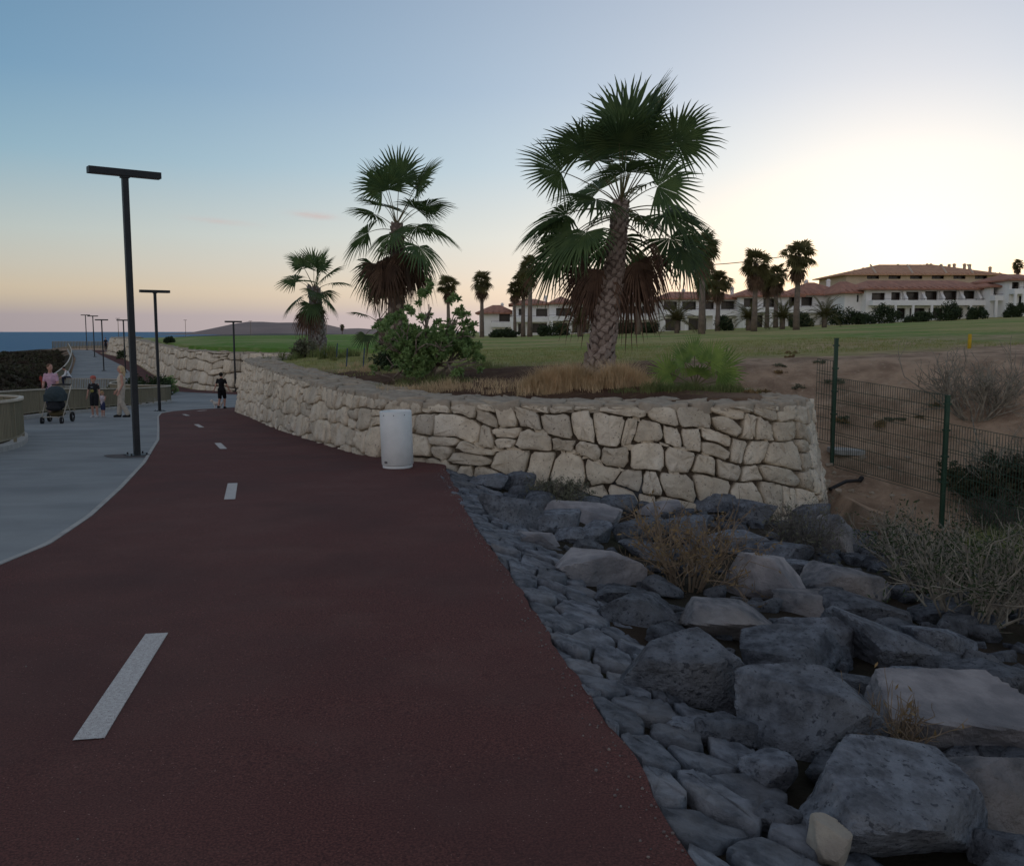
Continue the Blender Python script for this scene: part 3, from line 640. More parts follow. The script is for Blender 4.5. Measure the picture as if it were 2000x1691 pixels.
def boulder_shape(size, seed, sub=4, flat=.5, planes=9, rough=.042):
    D, F = (ICO4 if sub == 4 else ICO3); r_ = np.random.default_rng(seed)
    Nn = r_.normal(size=(planes, 3)); Nn /= np.linalg.norm(Nn, axis=1)[:, None]; Nn = np.concatenate([Nn, [[r_.normal(0, .12), r_.normal(0, .12), 1]], [[0, 0, -1]]]); Nn /= np.linalg.norm(Nn, axis=1)[:, None]
    off = np.concatenate([r_.uniform(.48, .80, planes), [flat], [.75]])
    dt = D @ Nn.T; q = np.where(dt > .05, off / np.maximum(dt, .05), 9.0); k = 95.0
    r0 = -np.log(np.exp(-k * np.minimum(q, 3)).sum(1) + math.exp(-k * 1.12)) / k
    V = D * r0[:, None]; V = V / np.abs(V).max(0)
    n1 = frac_noise(V, 1.7, 4, seed * 1.37); n2 = frac_noise(V, 4.5, 5, seed * 2.1)
    n3 = frac_noise(V, 11.0, 3, seed * .77) if sub == 4 else 0
    V = V * (1 + rough * n1 + rough * .5 * n2 + rough * .22 * n3 - rough * .7 * np.clip(np.abs(n2) - .35, 0, 1))[:, None]
    return V * np.asarray(size) / 2, F
BLAB = """low grey boulder between the small pale stone and the long pale flat rock|grey boulder just right of the small grey green shrub|broad dark boulder touching the limestone wall behind the mauve rock|dark boulder at the wall foot right of the broad one|dark boulder below the wall, right of the mauve rock|upright dark boulder left of the dark thin-twigged shrub|large flat dark boulder at the upper end of the stone edging|small dark boulder at the wall foot closest to the white bin|dark boulder at the wall foot, second from the white bin|small dark stone wedged at the wall foot above the mauve rock|dark boulder up-slope of the pale slab, left of the dry twig bush|small dark boulder behind the pale flat-topped slab, right of the rounded stone|dark boulder hidden behind the big dry twig bush|dark boulder directly below the pale flat-topped slab|angular dark boulder left of the broad two-toned boulder|flat dark boulder behind the large pale cracked boulder|wide dark boulder below the broad two-toned boulder|dark boulder between the wide dark one and the long sloping boulder|flat mottled boulder between the cracked pale boulder and the long sloping one|dark boulder on the upper side of the long sloping boulder|dark boulder under the left rim of the largest grey thicket|dark wedge boulder behind the very large pale grey boulder|medium dark boulder left of the speckled rounded boulder, touching the edging|dark stone touching the upper left of the huge dark boulder|small dark stone below the wide rough boulder by the edging|dark stone just left of the small pale beige stone|dark boulder right behind the big dry twig bush, toward the wall|dark stone between the cracked pale boulder and the wedge-shaped mauve boulder|dark stone wedged behind the left end of the very large pale boulder|dark stone between the speckled rounded boulder and the very large pale one|dark stone between the wide rough boulder and the speckled rounded boulder|dark stone under the roots of the straw-coloured tuft|dark boulder beside the right end of the huge dark boulder|dark stone between the very large pale boulder and the beige-topped one|dark stone directly under the small grey green shrub|dark stone left of the small grey green shrub|dark stone at the left foot of the big dry twig bush|dark boulder sunk inside the grey twiggy thickets|dark stone at the wall foot above the upright dark boulder|small dark stone at the wall foot near the wall's right bend|dark stone left of the pipe, at the wall's right bend|dark stone below the end of the black pipe""".split('|')
BLD = [  # px centre, py centre, width px, height px, tone, label, flatness, roll
 (1150, 1108, 200, 92, 'p', 'pale flat-topped slab boulder left of the big dry twig bush', .42, -4), (1046, 1054, 84, 30, 'p', 'small pale flat stone next to the dark stone edging, by the slab boulder', .5, 0),
 (1118, 1050, 62, 36, 'd', 'small rounded grey stone wedged behind the pale flat-topped slab', .8, 0), (1092, 1027, 120, 44, 'd', None, .6, 0), (1150, 1008, 150, 36, 'p', 'long pale flat rock below the small grey shrub by the wall', .45, 0),
 (1197, 990, 80, 46, 'd', None, .6, 0), (1228, 958, 120, 56, 'd', None, .6, 0), (1292, 950, 110, 46, 'd', None, .6, 0), (1300, 996, 100, 42, 'p', 'mauve grey rounded rock among dark ones below the limestone wall', .6, 0),
 (1385, 985, 90, 50, 'd', None, .6, 0), (1465, 1005, 90, 60, 'd', None, .6, 0), (990, 1005, 120, 80, 'd', None, .5, 0), (950, 943, 72, 36, 'd', None, .5, 0), (1015, 945, 80, 46, 'd', None, .55, 0), (1345, 962, 60, 44, 'd', None, .6, 0),
 (1240, 1040, 110, 50, 'd', None, .6, 0), (1160, 1045, 80, 44, 'd', None, .6, 0), (1330, 1040, 120, 56, 'd', None, .6, 0), (1200, 1165, 110, 50, 'd', None, .5, 0), (1238, 1195, 160, 80, 'd', None, .55, 3), (1405, 1212, 222, 104, 'm', 'broad two-toned boulder with pale right top just below the twig bush', .5, 5),
 (1488, 1135, 165, 120, 'p', 'large pale boulder with cracked flat top right of the big twig bush', .5, 6), (1530, 1085, 120, 50, 'd', None, .5, 0), (1645, 1140, 150, 80, 'm', 'wedge-shaped mauve boulder at the foot of the grey twiggy thicket', .45, 4),
 (1330, 1320, 275, 175, 'd', 'wide rough blue grey boulder bordering the dark stone edging', .5, 8), (1540, 1290, 210, 112, 'd', None, .5, 4), (1605, 1255, 170, 100, 'd', None, .55, 6), (1600, 1188, 200, 60, 'm', None, .45, 5),
 (1735, 1265, 225, 112, 'd', 'long sloping grey boulder pointing down towards the thicket', .45, 14), (1700, 1200, 180, 80, 'd', None, .5, 10), (1822, 1265, 150, 96, 'd', None, .5, 12), (1950, 1330, 190, 105, 'd', None, .42, 12),
 (1835, 1400, 390, 185, 'p', 'very large pale grey boulder with flat top behind the straw tuft', .42, 7), (1588, 1405, 275, 180, 'd', 'big rounded blue grey boulder with speckled crest', .8, 4), (1752, 1588, 410, 230, 'd', 'huge dark blue grey boulder lying in front of the straw tuft', .62, 10),
 (1935, 1560, 240, 200, 'm', 'rounded boulder with pale beige top right of the straw tuft', .62, 0), (1420, 1432, 130, 76, 'd', None, .6, 0), (1608, 1650, 78, 96, 'b', 'small pale beige stone standing between dark stones near the path', .5, 14),
 (1492, 1515, 110, 90, 'd', None, .5, 8), (1340, 1425, 110, 56, 'd', None, .55, 0), (1520, 1610, 110, 90, 'd', None, .5, 8), (1628, 1055, 80, 84, 'm', 'rounded pale rock half hidden by the dark twiggy shrub', .8, 0), (1430, 1060, 130, 56, 'd', None, .5, 0), (1570, 1120, 90, 60, 'd', None, .5, 0),
 (1780, 1330, 120, 70, 'd', None, .5, 0), (1660, 1340, 120, 60, 'd', None, .5, 0), (1490, 1400, 110, 70, 'd', None, .5, 0), (1700, 1480, 130, 70, 'd', None, .5, 0), (1990, 1680, 160, 120, 'd', None, .5, 0), (1900, 1465, 140, 60, 'd', None, .5, 0), (1120, 985, 90, 40, 'd', None, .5, 0), (1060, 985, 80, 50, 'd', None, .5, 0), (1260, 1075, 90, 40, 'd', None, .5, 0), (1850, 1200, 130, 60, 'd', None, .5, 0), (1420, 950, 80, 44, 'd', None, .5, 0), (1470, 960, 60, 40, 'd', None, .5, 0),(1540,985,70,44,'d',None,.5,0),(1590,1010,70,50,'d',None,.5,0)]
tone = {'d': 'basalt', 'p': 'basalt_pale', 'm': 'basalt', 'b': 'beige_rock'}
M['basalt_mid'] = material('basalt_mid', (.26, .255, .265), (.11, .117, .13), 7, 14, .9, 1.0, 14, .15, var=.12, big=((.34, .305, .28), 1.2, .9), dist=.06); tone['m'] = 'basalt_mid'
for i, (px, py, w, h, tn_, lab, fl, roll) in enumerate(BLD):
    g = ground_px(px, py + h * .30); d = g[1]; sc_ = d / FPX * 1.02
    th = math.atan2(EYE - g[2], d); W = w * sc_ * 1.2; Dp = W * (.72 if w > 100 else .85)
    Hh = max((h * sc_ * 1.1 - Dp * .6 * math.sin(th)) / math.cos(th), W * .30)
    V, F = boulder_shape((W, Dp, Hh * 1.35), 100 + i, 4 if w > 120 or tn_ == 'b' else 3, fl)
    ca, sa = math.cos(rad(-roll)), math.sin(rad(-roll)); V = np.c_[V[:, 0] * ca - V[:, 2] * sa, V[:, 1], V[:, 0] * sa + V[:, 2] * ca]
    rz_ = RNG.uniform(-.25, .25); V = np.c_[V[:, 0] * math.cos(rz_) - V[:, 1] * math.sin(rz_), V[:, 0] * math.sin(rz_) + V[:, 1] * math.cos(rz_), V[:, 2]]
    c = P(px, py, d + Dp * .12 - (.12 if tn_ == 'b' else 0))
    o = mk('boulder', V, F, M[tone[tn_]], smooth=True); o.data.set_sharp_from_angle(angle=rad(24)); o.location = (c[0], c[1], c[2])
    tag(o, lab or BLAB.pop(0), 'boulder', 'boulders of the rock slope')
rs = np.random.default_rng(55); mb = MB(); forms = [boulder_shape((1, 1, .8), 900 + k, 3, .7) for k in range(10)]
for _ in range(620):
    y = rs.uniform(2.2, 12.9); R = float(np.interp(y, PATH_R[:, 1], PATH_R[:, 0])); x = R + rs.uniform(.75, 5.2 + .12 * y); s_ = rs.choice([.10, .16, .24], p=[.45, .35, .2]) * rs.uniform(.7, 1.3); V, F = forms[rs.integers(0, 10)]
    a_ = rs.uniform(0, 6.28); V = np.c_[V[:, 0] * math.cos(a_) - V[:, 1] * math.sin(a_), V[:, 0] * math.sin(a_) + V[:, 1] * math.cos(a_), V[:, 2]] * s_ * np.array([1.2, 1, .9]); mb.add(V + np.array([x, y, gz(x, y) + s_ * .12]), F)
tag(mb.build('rubble', M['basalt'], None, True), 'small dark rubble filling the gaps between the boulders', kind='stuff')
rs = np.random.default_rng(14); mb = MB(); ICO1 = ico(1)
for k in range(380):
    y = rs.uniform(2.4, 13.0) if k < 340 else rs.uniform(2.4, 20); R = float(np.interp(y, PRr[:, 1], PRr[:, 0])) if y < 13.4 else -3.0; x = R - abs(rs.normal(0, .07)) if k < 340 else R - rs.uniform(.1, 3.6); s_ = rs.uniform(.002, .0065) if k < 340 else rs.uniform(.0025, .005)
    mb.add(ICO1[0] * rs.uniform(.7, 1.2, (len(ICO1[0]), 1)) * s_ + np.array([x, y, float(corridor(y)) + .012 + s_ * .5]), ICO1[1])
tag(mb.build('grit', M['grit'], None, True), 'loose grit along the edge of the red path', kind='stuff')
# ---------------------------------------------------------------- street lamps
def lamp_parts(root, hgt, arm, rz):
    mb = MB(); mb.box((0, 0, hgt / 2), (.092, .092, hgt)); mb.build('pole', M['black_metal'], root)
    mb = MB(); mb.box((0, 0, hgt + .055), (arm, .17, .10)); mb.box((0, 0, hgt - .01), (.13, .13, .03)); h_ = mb.build('lamp_head', M['black_metal'], root)
    mb = MB(); mb.box((0, 0, hgt + .0015), (arm * .9, .10, .006)); mb.build('light_panel', M['grey_label'], h_)
    mb = MB(); mb.box((0, 0, .012), (.34, .34, .024))
    for a_ in (-.12, .12):
        for b_ in (-.12, .12): mb.tube([(a_, b_, .02), (a_, b_, .055)], .014, 6)
    mb.build('base_plate', M['black_metal'], root)
LAMPS = [(268, 890, 15.1, 4.62, 'black T-shaped street lamp standing where the concrete meets the red path, tallest in view'), (312, 803, 35.3, 4.62, 'black T-shaped street lamp at the rim of the red path behind the family'),
         (460, 760, 60.5, 4.62, 'black T-shaped street lamp in front of the far stone wall, beside the walker in black'), (203, 724, 83, 4.62, 'black T-shaped street lamp on the climbing promenade, second from its foot'), (185, 697, 104, 4.62, 'black T-shaped street lamp halfway up the climbing promenade'),
         (170, 683, 121, 4.62, 'black T-shaped street lamp at the crest of the climbing promenade'), (245, 720, 80.5, 4.62, 'black T-shaped street lamp against the face of the far stone wall on the climbing path')]
for i, (px, py, Yd, hg, lab) in enumerate(LAMPS):
    q = P(px, py, Yd); z = float(corridor(Yd)) if i != 6 else float(corridor(Yd))
    root = empty('street_lamp', (q[0], q[1], z), lab, 'street lamp', 'T-shaped promenade lamps', rz=rad(37)); lamp_parts(root, hg - .12, 1.10, 0)
for px, ptop, pbot, lab in ((232, 623, 662, 'black T-shaped street lamp rising behind the far stone wall'), (363, 626, 657, 'black T-shaped lamp on the far edge of the golf green, before the sky'), (490, 628, 660, 'black lamp at the golf green in front of the volcanic hill'), (638, 624, 668, 'slim lamp beside the grey-trunked fan palm')):
    Yd = 4.62 * FPX / (pbot - ptop) * 1.0; q = P(px, pbot, Yd); root = empty('street_lamp', (q[0], Yd, min(q[2], gz(q[0], Yd))), lab, 'street lamp', 'T-shaped promenade lamps'); lamp_parts(root, 4.62 + max(0, q[2] - gz(q[0], Yd)), 1.0, 0)
# dirt ring at the first lamp's foot
q = P(262, 893, 15.0); mb = MB()
ringV = [(q[0] + .5 * math.cos(a_) * (1 + .12 * math.sin(3 * a_)), q[1] + .36 * math.sin(a_), float(corridor(q[1] + .36 * math.sin(a_))) + .009) for a_ in np.linspace(0, 2 * math.pi, 36, endpoint=False)]
patch = mk('asphalt_patch', ringV, [tuple(range(36))], material('patch', (.11, .10, .10), (.08, .07, .07), 9, 4, .95, obj_coords=False)); patch.parent = promenade
# ---------------------------------------------------------------- slatted railings
def railing(name, line, label, h=.78, pitch=.085, sw=.045, posts=1.8, zoff=.10):
    ln, s = resample(line, pitch); tg = np.gradient(ln, axis=0); tg /= np.linalg.norm(tg, axis=1)[:, None]
    root = empty(name, (*ln[len(ln) // 2], float(corridor(ln[len(ln) // 2][1]))), label, 'railing', 'slatted railings')
    zc = corridor(ln[:, 1]) + zoff
    mb = MB()
    for p_, t_, z in zip(ln, tg, zc): mb.box((p_[0], p_[1], z + .08 + (h - .1) / 2), (sw, .018, h - .12), math.atan2(t_[1], t_[0]) + .5)
    tag(mb.build('slats', M['olive_slat'], root, world=True), kind='stuff')
    V = []; F = []; nl_ = np.c_[-tg[:, 1], tg[:, 0]]
    def bar(z0, z1, hw, nm, mat):
        V = []; F = []
        for p_, n_, z in zip(ln, nl_, zc):
            for sx, zz in ((-hw, z0), (hw, z0), (hw, z1), (-hw, z1)): V.append((p_[0] + n_[0] * sx, p_[1] + n_[1] * sx, z + zz))
        for i in range(len(ln) - 1):
            for j in range(4): a0 = i * 4; F.append((a0 + j, a0 + (j + 1) % 4, a0 + 4 + (j + 1) % 4, a0 + 4 + j))
        F.append((3, 2, 1, 0)); e = (len(ln) - 1) * 4; F.append((e, e + 1, e + 2, e + 3))
        mk(nm, V, F, mat, root, world=True)
    bar(h - .04, h, .045, 'top_rail', M['rail']); bar(.07, .10, .025, 'bottom_rail', M['olive_slat'])
    k = int(posts / pitch)
    for i in range(0, len(ln), k):
        mb = MB(); mb.box((ln[i][0], ln[i][1], zc[i] + (h - .05) / 2 - .06), (.05, .05, h + .02), math.atan2(tg[i][1], tg[i][0])); mb.build('post', M['olive_slat'], root, world=True)
    return root
i_f = int(np.argmin(np.abs(RAIL[:, 1] - 20.8)))
railing('railing', RAIL[:i_f], 'low olive slatted railing ending in a rounded bend at the near edge of the promenade')
railing('railing', RAIL[i_f - 1:], 'long low olive slatted railing behind the family, curving at both ends')
j_f = int(np.argmin(np.abs(RAIL_FAR[:, 0] + 31)))
railing('railing', RAIL_FAR[:j_f], 'short stretch of slatted railing across the inlet behind the flowering plants', pitch=.13, sw=.05)
railing('railing', RAIL_FAR[j_f - 1:], 'slatted railing climbing along the seaward edge of the far promenade', pitch=.2, sw=.1)
# screen at the crest of the path
q0, q1 = P(109, 683, 124), P(222, 684, 124); railing('railing', np.array([(q0[0], 123.2), (q1[0], 123.2)]), 'pale slatted screen across the crest of the climbing promenade', pitch=.2, sw=.12, h=1.0)
# ---------------------------------------------------------------- litter bin
q = P(777, 911, 13.15); bz = float(corridor(13.15)) + .012
binr = empty('litter_bin', (q[0], 13.15, bz), 'white cylindrical litter bin leaning slightly in front of the limestone wall', 'bin'); binr.rotation_euler = (0, rad(-1.6), rad(10))
def lathe(prof, n=40):
    V = [(r_ * math.cos(a_), r_ * math.sin(a_), z) for r_, z in prof for a_ in np.arange(n) / n * 2 * math.pi]; F = []
    for i in range(len(prof) - 1):
        for j in range(n): F.append((i * n + j, i * n + (j + 1) % n, (i + 1) * n + (j + 1) % n, (i + 1) * n + j))
    return V, F
V, F = lathe([(.0, .05), (.222, .05), (.228, .056), (.228, .812), (.222, .82), (.205, .82), (.200, .81), (.200, .20), (0, .20)]); mk('bin_shell', V, F, M['white_paint'], binr, True).data.polygons.foreach_set('use_smooth', [False] * 0 or [True] * len(F))
V, F = lathe([(0, .0), (.21, .0), (.215, .006), (.215, .035), (.20, .052), (0, .052)]); mk('bin_base', V, F, M['white_paint'], binr, True)
def curved_label(r_, a0, a1, z0, z1, n=8):
    V = []; F = []
    for i in range(n + 1):
        a_ = a0 + (a1 - a0) * i / n; V += [(r_ * math.cos(a_), r_ * math.sin(a_), z0), (r_ * math.cos(a_), r_ * math.sin(a_), z1)]
    for i in range(n): F.append((2 * i, 2 * i + 2, 2 * i + 3, 2 * i + 1))
    return V, F
V, F = curved_label(.2305, rad(-146), rad(-132), .085, .115); lb = mk('maker_label', V, F, M['dark_label'], binr)
V, F = curved_label(.2315, rad(-144), rad(-134), .096, .104); mk('label_print', V, F, M['grey_label'], lb)
for a_ in (-100, -60, -140):
    V, F = ellipsoid((.229 * math.cos(rad(a_)), .229 * math.sin(rad(a_)), .77), (.007, .007, .007), 8, 5); mk('rivet', V, F, M['dark_label'], binr, True)
# ---------------------------------------------------------------- green mesh fence on the right
fence = empty('mesh_fence', (6.3, 15.6, -1.0), 'green welded-mesh fence stepping down the earth bank', 'fence')
p1 = P(1626, 868, 17.0); p2 = P(1838, 1034, 14.6); t1 = P(1629, 662, 17.0); t2 = P(1848, 774, 14.6)
p1[2] = min(p1[2], gz(p1[0], p1[1])); p2[2] = min(p2[2], gz(p2[0], p2[1]))
p0 = np.array([5.72, 17.3, .1]); p3 = p2 + (p2 - p1) * 1.05
for b_, zt in ((p1, t1[2]), (p2, t2[2]), (p3, t2[2] - .75)):
    mb = MB(); mb.box((b_[0], b_[1], (b_[2] - .15 + zt) / 2), (.062, .062, zt - b_[2] + .15)); mb.box((b_[0], b_[1], zt + .008), (.07, .07, .02)); po = mb.build('post', M['green_metal'], fence, world=True)
    for k in range(4):
        mb = MB(); mb.box((b_[0], b_[1], zt - .12 - k * .42), (.10, .085, .03)); mb.build('clamp', M['green_metal'], po, world=True)
def mesh_panel(a_, b_, za, zb_, h):
    mb = MB(); L = np.linalg.norm(b_[:2] - a_[:2]); n = int(L / .052)
    for i in range(n + 1):
        q = a_[:2] + (b_[:2] - a_[:2]) * i / n; z0 = za + (zb_ - za) * i / n
        mb.tube([(q[0], q[1], z0), (q[0], q[1], z0 + h)], 0.0046, 4, False)
    k = int(h / .2)
    for j in range(k + 1):
        for dz in ((0, .05) if j % 3 == 0 else (0,)):
            mb.tube([(a_[0], a_[1] + (.03 if dz else 0), za + j * h / k - dz), (b_[0], b_[1] + (.03 if dz else 0), zb_ + j * h / k - dz)], 0.0046, 4, False)
    tag(mb.build('mesh_panel', M['green_metal'], fence, world=True), kind='stuff')
mesh_panel(p1, p2, -.84, -1.0, 1.6)
mesh_panel(p2, p3, -1.45, -1.62, 1.6); mesh_panel(p0, p1, -.40, -.44, 1.5)
# slab, pipe, yellow marker, stones on the bank
g = ground_px(1652, 886, 14, 20); mb = MB(); mb.box((0, 0, .03), (.62, .32, .10)); mb.box((.25, .04, .0), (.25, .24, .07), .3); o = mb.build('concrete_slab', M['kerb']); o.location = (g[0], g[1], g[2]); o.rotation_euler = (rad(4), rad(3), rad(8)); tag(o, 'pale broken concrete slab at the foot of the left green fence post', 'slab')
bm_ = o.modifiers.new('bevel', 'BEVEL'); bm_.width = .012; bm_.segments = 2
a0, a1 = ground_px(1620, 992, 10, 20), ground_px(1680, 945, 10, 22); mb = MB(); mb.tube([(a0[0], a0[1], a0[2] - .02), ((a0[0] + a1[0]) / 2, (a0[1] + a1[1]) / 2, (a0[2] + a1[2]) / 2 + .07), (a1[0], a1[1], a1[2] + .05)], .03, 8); mb.tube([(a1[0] - .01, a1[1], a1[2] + .05), (a1[0] + .05, a1[1] + .06, a1[2] + .09)], .042, 8)
tag(mb.build('pipe', M['rubber'], None, True), 'black plastic pipe with a collar lying on the bare earth', 'pipe')
g = ground_px(1893, 682, 18, 60); mb = MB(); V, F = lathe([(0, -.1), (.05, -.1), (.05, .40), (.045, .42), (0, .425)], 14); o = mk('marker_post', V, F, M['yellow'], None, True); o.location = (g[0], g[1], g[2]); o.scale = (g[1] / 26,) * 3; tag(o, 'short yellow marker post at the edge of the lawn', 'post')
rs = np.random.default_rng(31)
for i in range(15):
    px, py = rs.uniform(1610, 1790), rs.uniform(890, 1010); g = ground_px(px, py, 9, 22); V, F = boulder_shape(rs.uniform(.05, .12) * np.array([1.3, 1, .8]), 700 + i, 3, .7); o = mk('stone', V, F, M['capstone'], smooth=True); o.location = (g[0], g[1], g[2] + .01); tag(o, 'small pale loose stone on the earth below the fence', 'stone', 'loose stones below the fence')
# ---------------------------------------------------------------- fan palms
def unit(v): v = np.asarray(v, float); return v / (np.linalg.norm(v) + 1e-9)
def fan_frond(origin, az, el0, plen, br, nseg, rng, droop=.5, tipdroop=.5, spread=112, fold=.10, prad=.016, tilt=0.0):
    d0 = np.array([math.cos(az) * math.cos(el0), math.sin(az) * math.cos(el0), math.sin(el0)])
    pts = [np.array(origin, float)]; d = d0.copy(); n = 7
    for i in range(n):
        d = unit(d + np.array([0, 0, -droop / n * (i / n * 1.6 + .2)])); pts.append(pts[-1] + d * plen / n)
    mbp = tube(pts, np.linspace(prad, prad * .5, len(pts)), 5)
    E_ = pts[-1]; s = unit(np.cross(d, (0, 0, 1))) if abs(d[2]) < .97 else unit(np.cross(d, (math.cos(az + 1), math.sin(az + 1), 0))); up = unit(np.cross(s, d))
    tl = rng.normal(0, .55 if tilt == 0 else .12) + tilt; s, up = s * math.cos(tl) + up * math.sin(tl), up * math.cos(tl) - s * math.sin(tl)
    V = []; F = []; fr = (0.02, .25, .5, .68, .85, 1.0); dphi = 2 * rad(spread) / nseg
    bend = rng.uniform(.1, .35)
    for k in range(nseg):
        ph = -rad(spread) + dphi * (k + .5) + rng.normal(0, .015); L = br * (.80 + .20 * math.cos(ph * .8)) * rng.uniform(.9, 1.06)
        r = unit(math.cos(ph) * d + math.sin(ph) * s + up * (fold * abs(math.sin(ph)) - .05)); t = unit(-math.sin(ph) * d + math.cos(ph) * s); nn = unit(np.cross(r, t)); b0 = len(V)
        hang = rng.uniform(.7, 1.3) * tipdroop
        for f_ in fr:
            c = E_ + r * L * f_ + np.array([0, 0, -1.0]) * hang * L * max(f_ - .42, 0) ** 1.7 * 1.1 - up * bend * L * f_ * f_ * .35
            if f_ > .6: c = c + t * rng.normal(0, .012) * br
            w = L * f_ * math.tan(dphi / 2) * 1.08 if f_ <= .5 else L * .5 * math.tan(dphi / 2) * 1.08 * (1 - (f_ - .5) / .5) ** .75
            w = max(w, .0015); V += [c - t * w, c + nn * w * .45, c + t * w]
        for j in range(len(fr) - 1):
            a0 = b0 + 3 * j; F += [(a0, a0 + 1, a0 + 4, a0 + 3), (a0 + 1, a0 + 2, a0 + 5, a0 + 4)]
    return mbp, (np.array(V), F)
BOOT_V = np.array([(-.5, 0, -.25), (.5, 0, -.25), (.34, .10, .25), (-.34, .10, .25), (-.44, .42, -.12), (.44, .42, -.12), (.20, .75, .55), (-.20, .75, .55), (0, .55, .1)])
BOOT_F = [(0, 1, 5, 8, 4), (1, 2, 6, 5), (2, 3, 7, 6), (3, 0, 4, 7), (4, 8, 7), (8, 5, 6), (8, 6, 7)]
def boot_mesh(w, h, t, mat, seed):
    r_ = np.random.default_rng(seed); V = (BOOT_V + r_.normal(0, .035, BOOT_V.shape)) * np.array([w, t, h]); me = bpy.data.meshes.new('leaf_base'); me.from_pydata(V.tolist(), [], BOOT_F); me.materials.append(mat); return me
def fan_palm(base, hub, r0, r1, label, green, dead, br, plen, seed, boots=0, boot_size=(.2, .2, .14), boot_mat='boot', nseg=34, el_rng=(-.5, 1.35), wind=0.0, boot_from=0.0, gap=0.0):
    rng = np.random.default_rng(seed); base, hub = np.asarray(base), np.asarray(hub)
    root = empty('fan_palm', base, label, 'palm tree', 'fan palms'); Hh = hub - base; n = 14
    pts = [base + Hh * q + np.array([.05 * math.sin(q * 3), 0, 0]) for q in np.linspace(-.03, 1, n)]; rr = np.interp(np.linspace(0, 1, n), [0, .12, .5, 1], [r0 * 1.08, r0, (r0 + r1) / 2, r1])
    V, F = tube(pts, rr, 18); tr = mk('trunk', V, F, M['bark'], root, True, True)
    if boots:
        ms = [boot_mesh(*boot_size, M[boot_mat], seed + k) for k in range(4)]
        for i in range(boots):
            q = boot_from + (1 - boot_from) * (i + .5) / boots; a_ = i * 2.39996 + rng.normal(0, .06); c = base + Hh * q + np.array([.05 * math.sin(q * 3), 0, 0]); r_ = np.interp(q, [0, .12, .5, 1], [r0 * 1.08, r0, (r0 + r1) / 2, r1]) * .97
            o = bpy.data.objects.new('leaf_base', ms[i % 4]); C.objects.link(o); o.parent = tr; k = rng.uniform(.8, 1.2) * r_ / r0
            o.location = Vector(c - base) + Vector((math.cos(a_) * r_, math.sin(a_) * r_, 0)); o.rotation_euler = (rng.normal(.05, .12), rng.normal(0, .28) + (.42 if i % 2 else -.42), a_ - math.pi / 2); o.scale = (k, k, k)
    for i in range(green):
        q = (i + .5) / green; aq = abs(((i * 2.39996 + math.pi / 2) + math.pi) % (2 * math.pi) - math.pi)
        if gap and q > .6 and aq < gap * .75: continue
        az_ = i * 2.39996 + rng.normal(0, .2); el0 = el_rng[1] + (el_rng[0] - el_rng[1]) * q ** 1.2 + rng.normal(0, .17)
        (pv, pf), (lv, lf) = fan_frond(hub + np.array([0, 0, -.35 * q]) , az_, el0, plen * rng.uniform(.72, 1.25) * (1.15 if q < .4 else 1.0), br * rng.uniform(.88, 1.1) * (1.05 if q < .4 else 1), nseg, rng, .15 + .75 * q, .10 + .50 * q)
        nb = len(pv); mi = [0] * len(pf) + [1] * len(lf)
        mk('frond', np.concatenate([pv, lv]), list(pf) + [tuple(j + nb for j in f) for f in lf], [M['petiole'], M['frond']], root, False, True, mi)
    for i in range(dead):
        az_ = i * 2.39996 + 1.0 + rng.normal(0, .25); el0 = rng.uniform(-1.0, -.05)
        if gap and abs(((az_ + math.pi / 2) + math.pi) % (2 * math.pi) - math.pi) < gap: continue
        (pv, pf), (lv, lf) = fan_frond(hub + np.array([0, 0, -.4 - .25 * rng.random()]), az_, el0, plen * rng.uniform(.5, 1.1), br * rng.uniform(.7, 1.05), max(16, nseg - 12), rng, 1.6, 1.3, spread=75, fold=.35)
        nb = len(pv); mk('dead_frond', np.concatenate([pv, lv]), list(pf) + [tuple(j + nb for j in f) for f in lf], M['dead'], root, False, True)
    return root
Yb = 19.0; pb = P(1166, 727, Yb); pb[2] = gz(pb[0], Yb) - .03; fan_palm(pb, P(1213, 392, Yb), .255, .15, 'large fan palm with green crown and criss-cross leaf-base trunk beside the young fan palm', 35, 20, 1.04, 1.15, 5, 270, (.20, .20, .085), el_rng=(-.45, 1.42), gap=.95)
Yb = 28.0; pb = P(768, 690, Yb); pb[2] = gz(pb[0], Yb) - .05; fan_palm(pb, P(775, 436, Yb), .29, .18, 'fan palm with thick skirt of dead fronds rising behind the leafy shrub', 20, 21, 1.05, 1.05, 8, 110, (.2, .18, .09), nseg=32)
Yb = 40.0; pb = P(620, 695, Yb); pb[2] = gz(pb[0], Yb) - .05; fan_palm(pb, P(613, 560, Yb), .30, .20, 'short fan palm with shaggy grey trunk of old leaf stubs', 16, 5, .90, .80, 15, 110, (.22, .34, .20), 'boot_grey', nseg=26)
Yb = 31.0; pb = P(748, 690, Yb); pb[2] = gz(pb[0], Yb) - .05; fan_palm(pb, P(742, 622, Yb), .14, .12, 'small fan palm tucked behind the leafy shrub', 9, 3, .55, .6, 22, 14, (.14, .12, .08), nseg=22)
